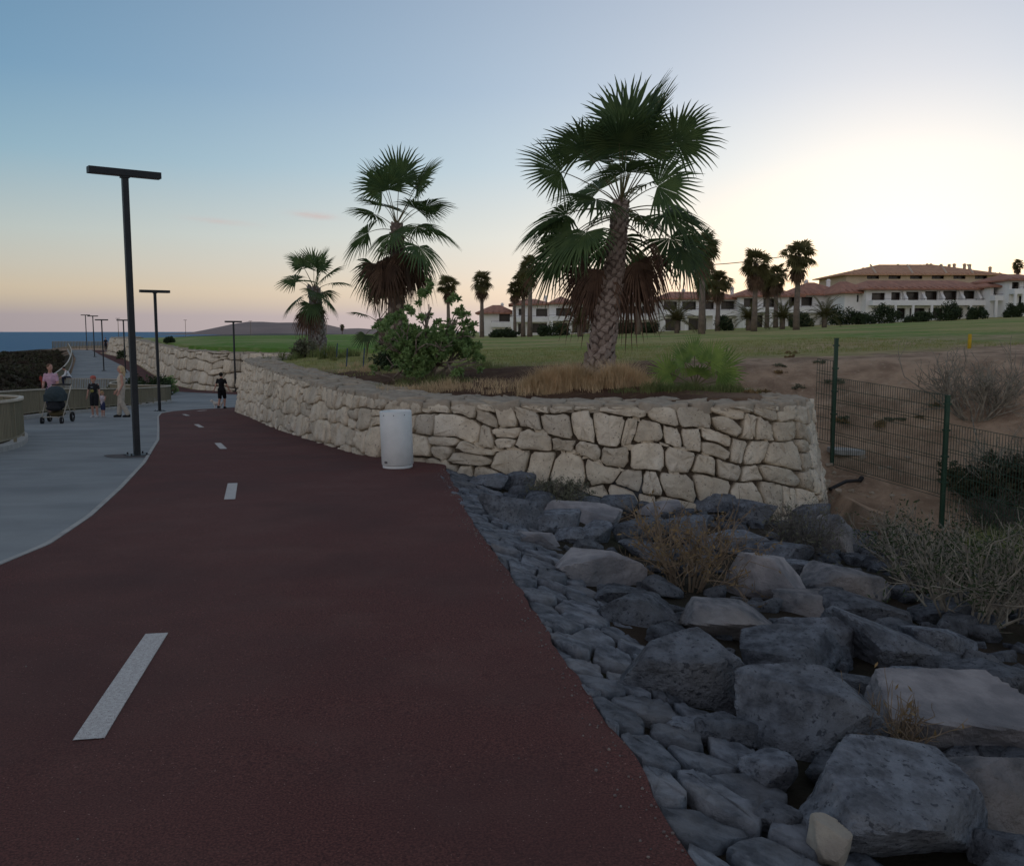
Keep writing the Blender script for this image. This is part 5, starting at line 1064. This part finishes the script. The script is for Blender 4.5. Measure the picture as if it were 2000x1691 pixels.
villa(154, 1158, 1290, 588, 574, 656, 'white villa with stepped gable right of the large palm trunk', [(1172, 1196, 598, 612), (1206, 1242, 598, 612), (1254, 1277, 598, 612)], [(1206, 1240, 630, 652), (1252, 1278, 630, 652)], (1160, 1287, 616, 625), (1162, 1200, 1244, 1284), chim=((1236, 570), (1272, 571)), fins=((1284, 0, 590, 616),))
villa(150, 1290, 1442, 583, 570, 652, 'white villa with arched terraces behind the palm cluster', [(1296, 1322, 589, 605), (1332, 1359, 589, 605), (1370, 1394, 589, 604), (1408, 1436, 588, 604)], [(1300, 1330, 622, 646), (1345, 1380, 622, 646), (1400, 1430, 622, 644)], (1292, 1440, 607, 617), (1294, 1336, 1390, 1438), chim=((1335, 567), (1393, 566), (1430, 563)), fins=((1328, 0, 586, 607), (1401, 0, 586, 607)))
villa(147, 1444, 1645, 577, 556, 646, 'long white villa behind the slender palms, under stacked red roofs', [(1452, 1470, 583, 600), (1490, 1512, 583, 600), (1540, 1552, 580, 597), (1564, 1586, 580, 597), (1628, 1642, 580, 598)], [(1460, 1490, 616, 640), (1540, 1580, 614, 638)], (1446, 1640, 601, 611), (1450, 1500, 1552, 1600, 1636), roofs=[(1444, 1560, 578, 561, 4), (1552, 1648, 575, 552, 4)], chim=((1500, 556), (1575, 549), (1618, 548)))
villa(137, 1690, 1930, 564, 548, 632, 'long white end villa with row of terraces, buttresses and columns', [(1701, 1727, 572, 588), (1739, 1757, 571, 587), (1768, 1793, 570, 587), (1805, 1829, 569, 586), (1840, 1867, 568, 586), (1880, 1902, 568, 584)], [(1742, 1768, 602, 622), (1776, 1806, 602, 622), (1813, 1842, 602, 622), (1850, 1880, 602, 620), (1890, 1918, 602, 618)], (1695, 1928, 587, 597), (1740, 1774, 1810, 1847, 1885, 1924), fins=((1762, 0, 569, 587), (1798, 0, 569, 587), (1834, 0, 568, 587), (1872, 0, 567, 586), (1905, 0, 566, 586)), depth=12)
villa(139, 1648, 1692, 570, 552, 634, 'white side wing with narrow windows joined to the end villa', [(1672, 1676, 576, 590), (1683, 1688, 575, 589)], [(1683, 1688, 606, 620)], None, depth=11, roofs=[(1645, 1693, 571, 550, 2)])
villa(134, 1932, 1968, 559, 549, 626, 'white balcony house right of the end villa', [(1938, 1960, 561, 576)], [(1940, 1964, 592, 612)], (1930, 1967, 578, 588), (1934, 1965))
villa(131, 1968, 2040, 546, 536, 620, 'tall white balcony house under the distant palm', [(1973, 1988, 551, 564), (1996, 2015, 551, 564)], [(1988, 2000, 578, 598), (2006, 2030, 578, 598)], (1967, 2038, 565, 575), (1970, 1985, 2005), hip=2)
f = Facade(205); root = villa(205, 1650, 1946, 536, 517, 600, 'broad apartment block with orange hipped roof and many chimneys behind the end villa', [(1690 + 42 * k, 1714 + 42 * k, 538, 545) for k in range(6)], [], None, wallmat='plaster_peach', roofmat='tile_orange', depth=18, roofs=[(1643, 1952, 536.5, 517, 12)])
for k, (cx_, pt) in enumerate(((1669, 527), (1686, 523), (1711, 519), (1736, 519), (1741, 518), (1754, 516), (1777, 517), (1797, 517), (1805, 517), (1811, 515), (1818, 515), (1838, 516), (1854, 516), (1864, 515), (1884, 515), (1894, 516), (1934, 521))): q = P(cx_, pt, 213.6); chimney(q[0], q[1], q[2] - .75, root, .45, 'plaster_peach')
for xx in (1700, 1772, 1838, 1890):
    a0, a1 = P(xx, 518.5, 213.5), P(xx + 11, 535.5, 204.4); mb = MB(); mb.tube([a0 + (0, 0, .1), a1 + (0, 0, .15)], .22, 5); mb.build('roof_divider', M['plaster_peach'], root, world=True)
# ---------------------------------------------------------------- small markers
g = P(82, 678, 66); g[2] = gz(g[0], 66); mb = MB(); mb.tube([(0, 0, -.2), (-.22, 0, 1.15)], [.09, .05], 8); mb.box((-.2, 0, .95), (.22, .04, .25)); o = mb.build('marker_pole', M['red']); o.location = g; tag(o, 'leaning red marker pole on the dark mound by the sea', 'pole')
for px, Yd, lab in ((676, 27, 'blue stake right of the shaggy grey palm'), (709, 26, 'blue stake nearest the leafy shrub'), (657, 33, 'thin blue stake behind the dry grass of the bed')):
    g = P(px, 690, Yd); g[2] = gz(g[0], Yd); mb = MB(); mb.box((0, 0, .25), (.03, .03, .6)); mb.box((0, 0, .56), (.02, .02, .02)); o = mb.build('stake', M['blue']); o.location = g; o.rotation_euler = (rad(4), rad(5), 0); tag(o, lab, 'stake')
# ---------------------------------------------------------------- people
def remeshed(name, mb, mat, parent, voxel, smooth_it=4):
    o = mb.build(name, mat); md = o.modifiers.new('r', 'REMESH'); md.mode = 'VOXEL'; md.voxel_size = voxel; md.use_smooth_shade = True
    sm = o.modifiers.new('s', 'SMOOTH'); sm.factor = .5; sm.iterations = smooth_it
    dg = bpy.context.evaluated_depsgraph_get(); me = bpy.data.meshes.new_from_object(o.evaluated_get(dg)); me.name = name
    me.materials.clear(); me.materials.append(mat); me.polygons.foreach_set('use_smooth', np.ones(len(me.polygons), dtype=bool))
    old = o.data; o.modifiers.clear(); o.data = me; bpy.data.meshes.remove(old); o.parent = parent; return o
def limb(mb, pts, rr):
    P_ = np.asarray(pts, float); seg = []; rad_ = []
    for i in range(len(P_) - 1):
        for q in np.linspace(0, 1, 5)[:-1]: seg.append(P_[i] * (1 - q) + P_[i + 1] * q); rad_.append(rr[i] * (1 - q) + rr[i + 1] * q)
    seg.append(P_[-1]); rad_.append(rr[-1]); mb.tube(seg, rad_, 10)
    for p_, r_ in zip(P_, rr): mb.ell(p_, (r_, r_, r_), 10, 8)
def hand(mb, w, d, side, curl):
    d = unit(d); s_ = unit(np.cross(d, side)) if np.linalg.norm(np.cross(d, side)) > .1 else np.array([1.0, 0, 0]); n_ = unit(np.cross(s_, d)); pc = w + d * .05
    Rm = np.stack([d, s_, n_], 1); mb.ell(pc, (.052, .040, .016), 12, 8, Rm)
    for k, (o_, L) in enumerate(((-.030, .070), (-.010, .080), (.010, .076), (.030, .060))):
        b_ = w + d * .085 + s_ * o_; m_ = b_ + unit(d + n_ * curl * .5 + s_ * o_ * 3) * L * .5; e = m_ + unit(d + n_ * curl * 1.3) * L * .5; limb(mb, [b_ - d * .02, m_, e], [.0095, .0088, .0075])
    b_ = w + d * .03 + s_ * -.032; m_ = b_ + unit(d * .7 - s_ * .8 + n_ * .2) * .04; limb(mb, [b_, m_, m_ + unit(d * .9 - s_ * .15 + n_ * curl * .6) * .035], [.012, .0105, .0085])
def person(loc, rz, h, label, J, top=None, bottom=None, hair=(.06, .04, .03), hair_style='short', shoes=(.6, .6, .6), child=False, extra=None, group=None, sleeve=.55, legs=1.0, skirt=False, cap=None):
    root = empty('person', loc, label, 'person', group, rz); k = h / 1.75; root.scale = (k, k, k); A = {q: np.array(v, float) for q, v in J.items()}; mb = MB()
    hs = 1.28 if child else 1.0
    pel, che, nek, hd = A['pelvis'], A['chest'], A['neck'], A['head']
    limb(mb, [pel, (pel + che) / 2, che], [.115, .105, .125]); ax = unit(che - pel)
    mb.ell(pel, (.155, .105, .10)); mb.ell(che, (.170, .105, .13)); mb.ell((che + nek) / 2, (.155, .08, .06))
    limb(mb, [che + ax * .08, nek, hd - ax * .03], [.07, .056, .05]); f_ = A.get('face', np.array([0, -1.0, 0])); f_ = unit(f_); sd = unit(np.cross(f_, (0, 0, 1))); up = unit(np.cross(sd, f_)); Rm = np.stack([sd, f_, up], 1)
    mb.ell(hd + up * .02 * hs, (.076 * hs, .094 * hs, .108 * hs), 14, 10, Rm); mb.ell(hd - up * .05 * hs + f_ * .03 * hs, (.052 * hs, .058 * hs, .055 * hs), 12, 8, Rm)
    mb.ell(hd + f_ * .096 * hs - up * .008, (.013, .022, .022), 8, 6, Rm)
    for s_ in (-1, 1): mb.ell(hd + sd * s_ * .078 * hs + up * .0, (.012, .022, .032), 8, 6, Rm)
    for s_, nm in ((-1, 'l'), (1, 'r')):
        sh, el_, wr = A['sh' + nm], A['el' + nm], A['wr' + nm]; limb(mb, [sh, el_, wr], [.054, .040, .029]); mb.ell(sh, (.062, .06, .06)); hand(mb, wr, wr - el_, np.array([s_ * 1.0, 0, 0]) if abs(unit(wr - el_)[0]) < .8 else np.array([0, -1.0, 0]), .6)
        hp, kn, an = A['hp' + nm], A['kn' + nm], A['an' + nm]; limb(mb, [hp, kn, an], [.088, .058, .040]); mb.ell(kn + (an - kn) * .28 + np.array([0, .018, 0]), (.052, .055, .10)); ft = A.get('ft' + nm, np.array([0, -1.0, 0])); ft = unit(ft); limb(mb, [an - np.array([0, 0, .03]), an + ft * .12 - np.array([0, 0, .05])], [.042, .034])
    body = remeshed('body', mb, M['skin'], root, .0105)
    for s_ in (-1, 1):
        V, F = ellipsoid(hd + f_ * .088 * hs + sd * s_ * .031 * hs + up * .022 * hs, (.011, .008, .007), 8, 6, Rm); mk('eye', V, F, M['dark_label'], body, True)
    V, F = ellipsoid(hd + f_ * .085 * hs - up * .055 * hs, (.022, .008, .006), 8, 6, Rm); mk('mouth', V, F, M['lips'], body, True)
    hm = cloth('hair_%d' % len(bpy.data.materials), hair); mb = MB(); mb.ell(hd + up * .045 * hs - f_ * .018 * hs, (.086 * hs, .098 * hs, .092 * hs), 14, 10, Rm)
    if hair_style == 'long':
        limb(mb, [hd - f_ * .07 + up * .03, hd - f_ * .10 - up * .10, nek - f_ * .10 - up * .12], [.075, .065, .03])
        for s_ in (-1, 1): limb(mb, [hd + sd * s_ * .06 + up * .04, hd + sd * s_ * .075 - f_ * .03 - up * .10], [.035, .025])
    if hair_style == 'bushy': mb.ell(hd + up * .03 - f_ * .03, (.10, .105, .10), 14, 10, Rm)
    remeshed('hair', mb, hm, root, .014, 2)
    if cap:
        mb = MB(); mb.ell(hd + up * .065 * hs, (.094 * hs, .108 * hs, .075 * hs), 14, 10, Rm); mb.ell(hd + up * .05 * hs + f_ * .11 * hs, (.07, .07, .012), 12, 6, Rm); remeshed('cap', mb, cap, root, .014, 2)
    if top:
        mb = MB(); limb(mb, [pel + ax * .0, (pel + che) / 2, che], [.130, .122, .142]); mb.ell(pel + ax * .02, (.172, .128, .09)); mb.ell(che, (.176, .122, .145)); mb.ell((che + nek) / 2, (.170, .092, .062)); mb.ell(che + (nek - che) * .8, (.082, .072, .05))
        for nm in 'lr':
            sh, el_, wr = A['sh' + nm], A['el' + nm], A['wr' + nm]; mb.ell(sh, (.060, .062, .062))
            if sleeve > 0: limb(mb, [sh, sh + (el_ - sh) * min(sleeve * 1.25, 1)], [.056, .048])
            if sleeve > .9: limb(mb, [el_, el_ + (wr - el_) * .9], [.056, .042])
        remeshed('shirt', mb, top, root, .014, 3)
    if bottom:
        mb = MB(); mb.ell(pel, (.170, .122, .11)); mb.ell(pel + ax * .06, (.160, .118, .07))
        for nm in 'lr':
            hp, kn, an = A['hp' + nm], A['kn' + nm], A['an' + nm]
            if legs < .6: limb(mb, [hp, hp + (kn - hp) * legs * 1.75], [.108, .092])
            else: limb(mb, [hp, kn, an + (kn - an) * .08], [.106, .085, .082 if skirt else .060])
        remeshed('trousers' if legs >= .6 else 'shorts', mb, bottom, root, .014, 3)
    sm_ = cloth('shoe_%d' % len(bpy.data.materials), shoes)
    for nm in 'lr':
        an = A['an' + nm]; ft = unit(A.get('ft' + nm, np.array([0, -1.0, 0]))); mb = MB(); limb(mb, [an - ft * .03 - np.array([0, 0, .035]), an + ft * .07 - np.array([0, 0, .05]), an + ft * .15 - np.array([0, 0, .058])], [.052, .046, .036]); mb.box(an + ft * .055 - np.array([0, 0, .086]), (.085, .255, .022), math.atan2(ft[0], -ft[1])); remeshed('shoe', mb, sm_, root, .012, 2)
    return root
M['lips'] = material('lips', (.30, .10, .09))
def stand(**kw):
    J = dict(pelvis=(0, 0, .95), chest=(0, 0, 1.28), neck=(0, 0, 1.48), head=(0, -.01, 1.62), shl=(-.185, 0, 1.40), shr=(.185, 0, 1.40), ell=(-.235, .02, 1.12), elr=(.235, .02, 1.12), wrl=(-.245, -.05, .88), wrr=(.245, -.05, .88),
             hpl=(-.09, 0, .92), hpr=(.09, 0, .92), knl=(-.10, -.02, .50), knr=(.10, -.02, .50), anl=(-.105, .02, .09), anr=(.105, .02, .09)); J.update(kw); return J
cz = lambda y: float(corridor(y)) + .006
FAM = 'family standing on the promenade'
person((*P(104, 800, 26.6)[:2], cz(26.6)), rad(8), 1.66, 'man in pink polo shirt pushing the stroller', stand(chest=(0, -.05, 1.27), neck=(0, -.10, 1.46), head=(.01, -.13, 1.60), face=(.8, -.75, -.05), shl=(-.155, -.06, 1.38), shr=(.155, -.06, 1.38), ell=(-.205, -.10, 1.13), elr=(.205, -.10, 1.13), wrl=(-.14, -.33, 1.05), wrr=(.14, -.33, 1.05), knr=(.1, .10, .5), anr=(.1, .26, .13)), cloth('pink_polo', (.62, .40, .52)), cloth('navy_shorts', (.04, .05, .10)), (.16, .10, .07), shoes=(.5, .5, .5), group=FAM, legs=.5)
person((*P(240, 818, 28.5)[:2], cz(28.5)), rad(-62), 1.60, 'long-haired blonde woman in sleeveless top and wide beige trousers, turned to the man', stand(face=(0, -1, 0), shl=(-.15, 0, 1.40), shr=(.15, 0, 1.40), wrl=(-.23, -.14, .88), wrr=(.23, -.10, .88), knl=(-.09, -.06, .5), anl=(-.10, -.10, .09), anr=(.10, .16, .09)), cloth('beige_top', (.62, .54, .43)), cloth('beige_trousers', (.56, .50, .42)), (.62, .47, .28), 'long', shoes=(.03, .03, .03), group=FAM, sleeve=0, skirt=True)
person((*P(186, 818, 28.6)[:2], cz(28.6)), rad(-6), 1.25, 'boy in red cap and black printed T-shirt holding the toddler by the hand', stand(head=(0, -.01, 1.63), elr=(.26, -.02, 1.13), wrr=(.30, -.08, .92), ell=(-.26, .0, 1.13), wrl=(-.28, -.06, .90)), cloth('black_tee', (.03, .032, .036)), cloth('dark_shorts', (.03, .03, .036)), (.3, .12, .06), shoes=(.65, .65, .65), child=True, group=FAM, legs=.5, cap=cloth('red_cap', (.52, .15, .12)))
person((*P(202, 819, 28.4)[:2], cz(28.4)), rad(150), .80, 'toddler in pale shirt and navy shorts beside the boy', stand(head=(0, -.02, 1.62), ell=(-.26, 0, 1.18), wrl=(-.30, -.02, 1.34), elr=(.25, 0, 1.15), wrr=(.25, -.08, .95)), cloth('pale_shirt', (.62, .56, .58), (.42, .36, .40)), cloth('navy_shorts_small', (.05, .06, .13)), (.42, .28, .15), shoes=(.5, .5, .5), child=True, group=FAM, legs=.5)
# print on the boy's T-shirt
q = P(186, 775, 28.6); bt = [o for o in C.objects if o.name.startswith('person') and 'black printed' in o.get('label', '')][0]
for nm, c, r_, mt in (('shirt_print', (0, -.145, 1.14), (.09, .02, .07), cloth('olive_print', (.26, .24, .08))), ('shirt_print', (0, -.145, 1.30), (.07, .02, .03), cloth('grey_print', (.16, .19, .20)))): V, F = ellipsoid(c, r_, 14, 8); mk(nm, V, F, mt, bt, True)
walker = person((*P(434, 797, 39.0)[:2], cz(39.0)), rad(176), 1.54, 'person in black T-shirt and shorts walking away with the white dog', stand(face=(0, -1, 0), wrl=(-.33, -.10, .92), ell=(-.27, .02, 1.13), wrr=(.30, .12, .95), elr=(.25, .06, 1.14), knl=(-.09, -.14, .52), anl=(-.09, -.08, .10), knr=(.09, .02, .5), anr=(.09, .24, .15)), cloth('black_shirt', (.016, .016, .018)), cloth('black_shorts', (.014, .014, .016)), (.02, .018, .016), 'bushy', shoes=(.04, .04, .04), legs=.52)
sy = 60.75; sx = float(P(133, 730, sy)[0])
person((sx, sy, cz(sy) + .42), rad(-60), 1.70, 'person in white shirt and dark trousers sitting bent over on the inlet railing', stand(pelvis=(0, .10, .50), chest=(0, -.06, .80), neck=(0, -.16, .98), head=(0, -.24, 1.10), face=(0, -.9, -.5), shl=(-.185, -.12, .90), shr=(.185, -.12, .90), ell=(-.22, -.22, .66), elr=(.22, -.22, .66), wrl=(-.10, -.40, .56), wrr=(.10, -.40, .56), hpl=(-.09, .08, .48), hpr=(.09, .08, .48), knl=(-.12, -.34, .50), knr=(.12, -.34, .50), anl=(-.12, -.32, .09), anr=(.12, -.32, .09)), cloth('white_shirt', (.74, .76, .80)), cloth('dark_trousers', (.03, .035, .06)), (.03, .025, .02), shoes=(.5, .5, .5), sleeve=1.0)
person((*P(207, 684, 119)[:2], cz(119)), 0, 1.7, 'distant person in dark clothes at the crest of the climbing promenade', stand(), cloth('far_dark_shirt', (.03, .03, .035)), cloth('far_dark_trousers', (.03, .03, .035)), legs=1.0)
# stroller
st = empty('stroller', (*P(112, 828, 25.3)[:2], cz(25.3)), 'dark stroller with rounded teal-grey hood and pale frame, pushed by the man', 'stroller', rz=rad(8)); K = cloth('stroller_fabric', (.055, .075, .085)); mb = MB()
V, F = ellipsoid((0, -.02, .78), (.27, .30, .24), 18, 12); keep = V[:, 2] > .62; mb = MB(); mb.ell((0, -.02, .78), (.27, .30, .24), 18, 12); mb.box((0, -.02, .70), (.5, .46, .2)); remeshed('hood', mb, K, st, .016, 6)
mb = MB(); mb.ell((0, -.02, .50), (.235, .26, .17), 14, 10); mb.ell((0, -.24, .42), (.2, .14, .08), 12, 8); remeshed('seat', mb, cloth('stroller_seat', (.03, .032, .036)), st, .016, 3)
mb = MB(); mb.ell((0, .05, .25), (.21, .27, .09), 14, 10); remeshed('basket', mb, cloth('stroller_basket', (.13, .10, .05)), st, .02, 2)
mb = MB()
for s_ in (-1, 1): mb.tube([(s_ * .27, -.40, .14), (s_ * .28, -.1, .45), (s_ * .28, .22, .80), (s_ * .26, .50, 1.02)], .014, 8); mb.tube([(s_ * .28, .0, .55), (s_ * .29, .32, .14)], .014, 8)
mb.tube([(-.27, -.40, .16), (-.15, -.47, .20), (.15, -.47, .20), (.27, -.40, .16)], .014, 8); mb.build('frame', M['rail'], st, True)
mb = MB(); mb.tube([(-.26, .50, 1.02), (0, .54, 1.03), (.26, .50, 1.02)], .02, 8); mb.build('handle', M['rubber'], st, True)
for (x, y, r_) in ((-.25, -.40, .10), (.25, -.40, .10), (-.30, .32, .14), (.30, .32, .14)):
    V, F = lathe([(r_ * .62, -.03), (r_ * .95, -.03), (r_, -.012), (r_, .012), (r_ * .95, .03), (r_ * .62, .03), (r_ * .62, -.03)], 22); V = np.array(V)[:, [2, 0, 1]] + np.array([x, y, r_]); w_ = mk('wheel', V, F, M['rubber'], st, True)
    mb = MB(); mb.tube([(x - .025, y, r_), (x + .025, y, r_)], r_ * .25, 10)
    for a_ in range(5): mb.tube([(x, y, r_), (x, y + r_ * .66 * math.cos(a_ * 1.2566), r_ + r_ * .66 * math.sin(a_ * 1.2566))], .012, 6)
    mb.build('rim', M['grey_label'], w_, True)
# dog
dg_ = empty('dog', (*P(426, 797, 39.2)[:2], cz(39.2)), 'small fluffy white dog walking beside the person in black', 'dog', rz=rad(200)); mb = MB()
limb(mb, [(-.13, 0, .22), (0, 0, .215), (.13, 0, .23)], [.072, .078, .085]); limb(mb, [(.15, 0, .25), (.22, 0, .32)], [.055, .05]); mb.ell((.245, 0, .345), (.062, .055, .055)); mb.ell((.30, 0, .33), (.035, .028, .026))
for s_ in (-1, 1):
    mb.ell((.225, s_ * .055, .345), (.022, .016, .045)); limb(mb, [(.13, s_ * .045, .20), (.135, s_ * .045, .11), (.13, s_ * .045, .02)], [.034, .022, .02]); limb(mb, [(-.12, s_ * .045, .20), (-.09, s_ * .048, .14), (-.145, s_ * .048, .085), (-.135, s_ * .048, .02)], [.045, .030, .020, .019])
    for xx in (.145, -.12): mb.ell((xx, s_ * .046, .014), (.028, .02, .014))
limb(mb, [(-.18, 0, .25), (-.23, 0, .32), (-.20, 0, .38)], [.02, .024, .02]); dbody = remeshed('body', mb, cloth('white_fur', (.72, .69, .64), (.6, .57, .52)), dg_, .009, 2)
for c, r_ in (((.335, 0, .338), (.010, .012, .010)), ((.285, .03, .362), (.008, .006, .008)), ((.285, -.03, .362), (.008, .006, .008))): V, F = ellipsoid(c, r_, 8, 6); mk('eye' if c[1] else 'nose', V, F, M['dark_label'], dbody, True)
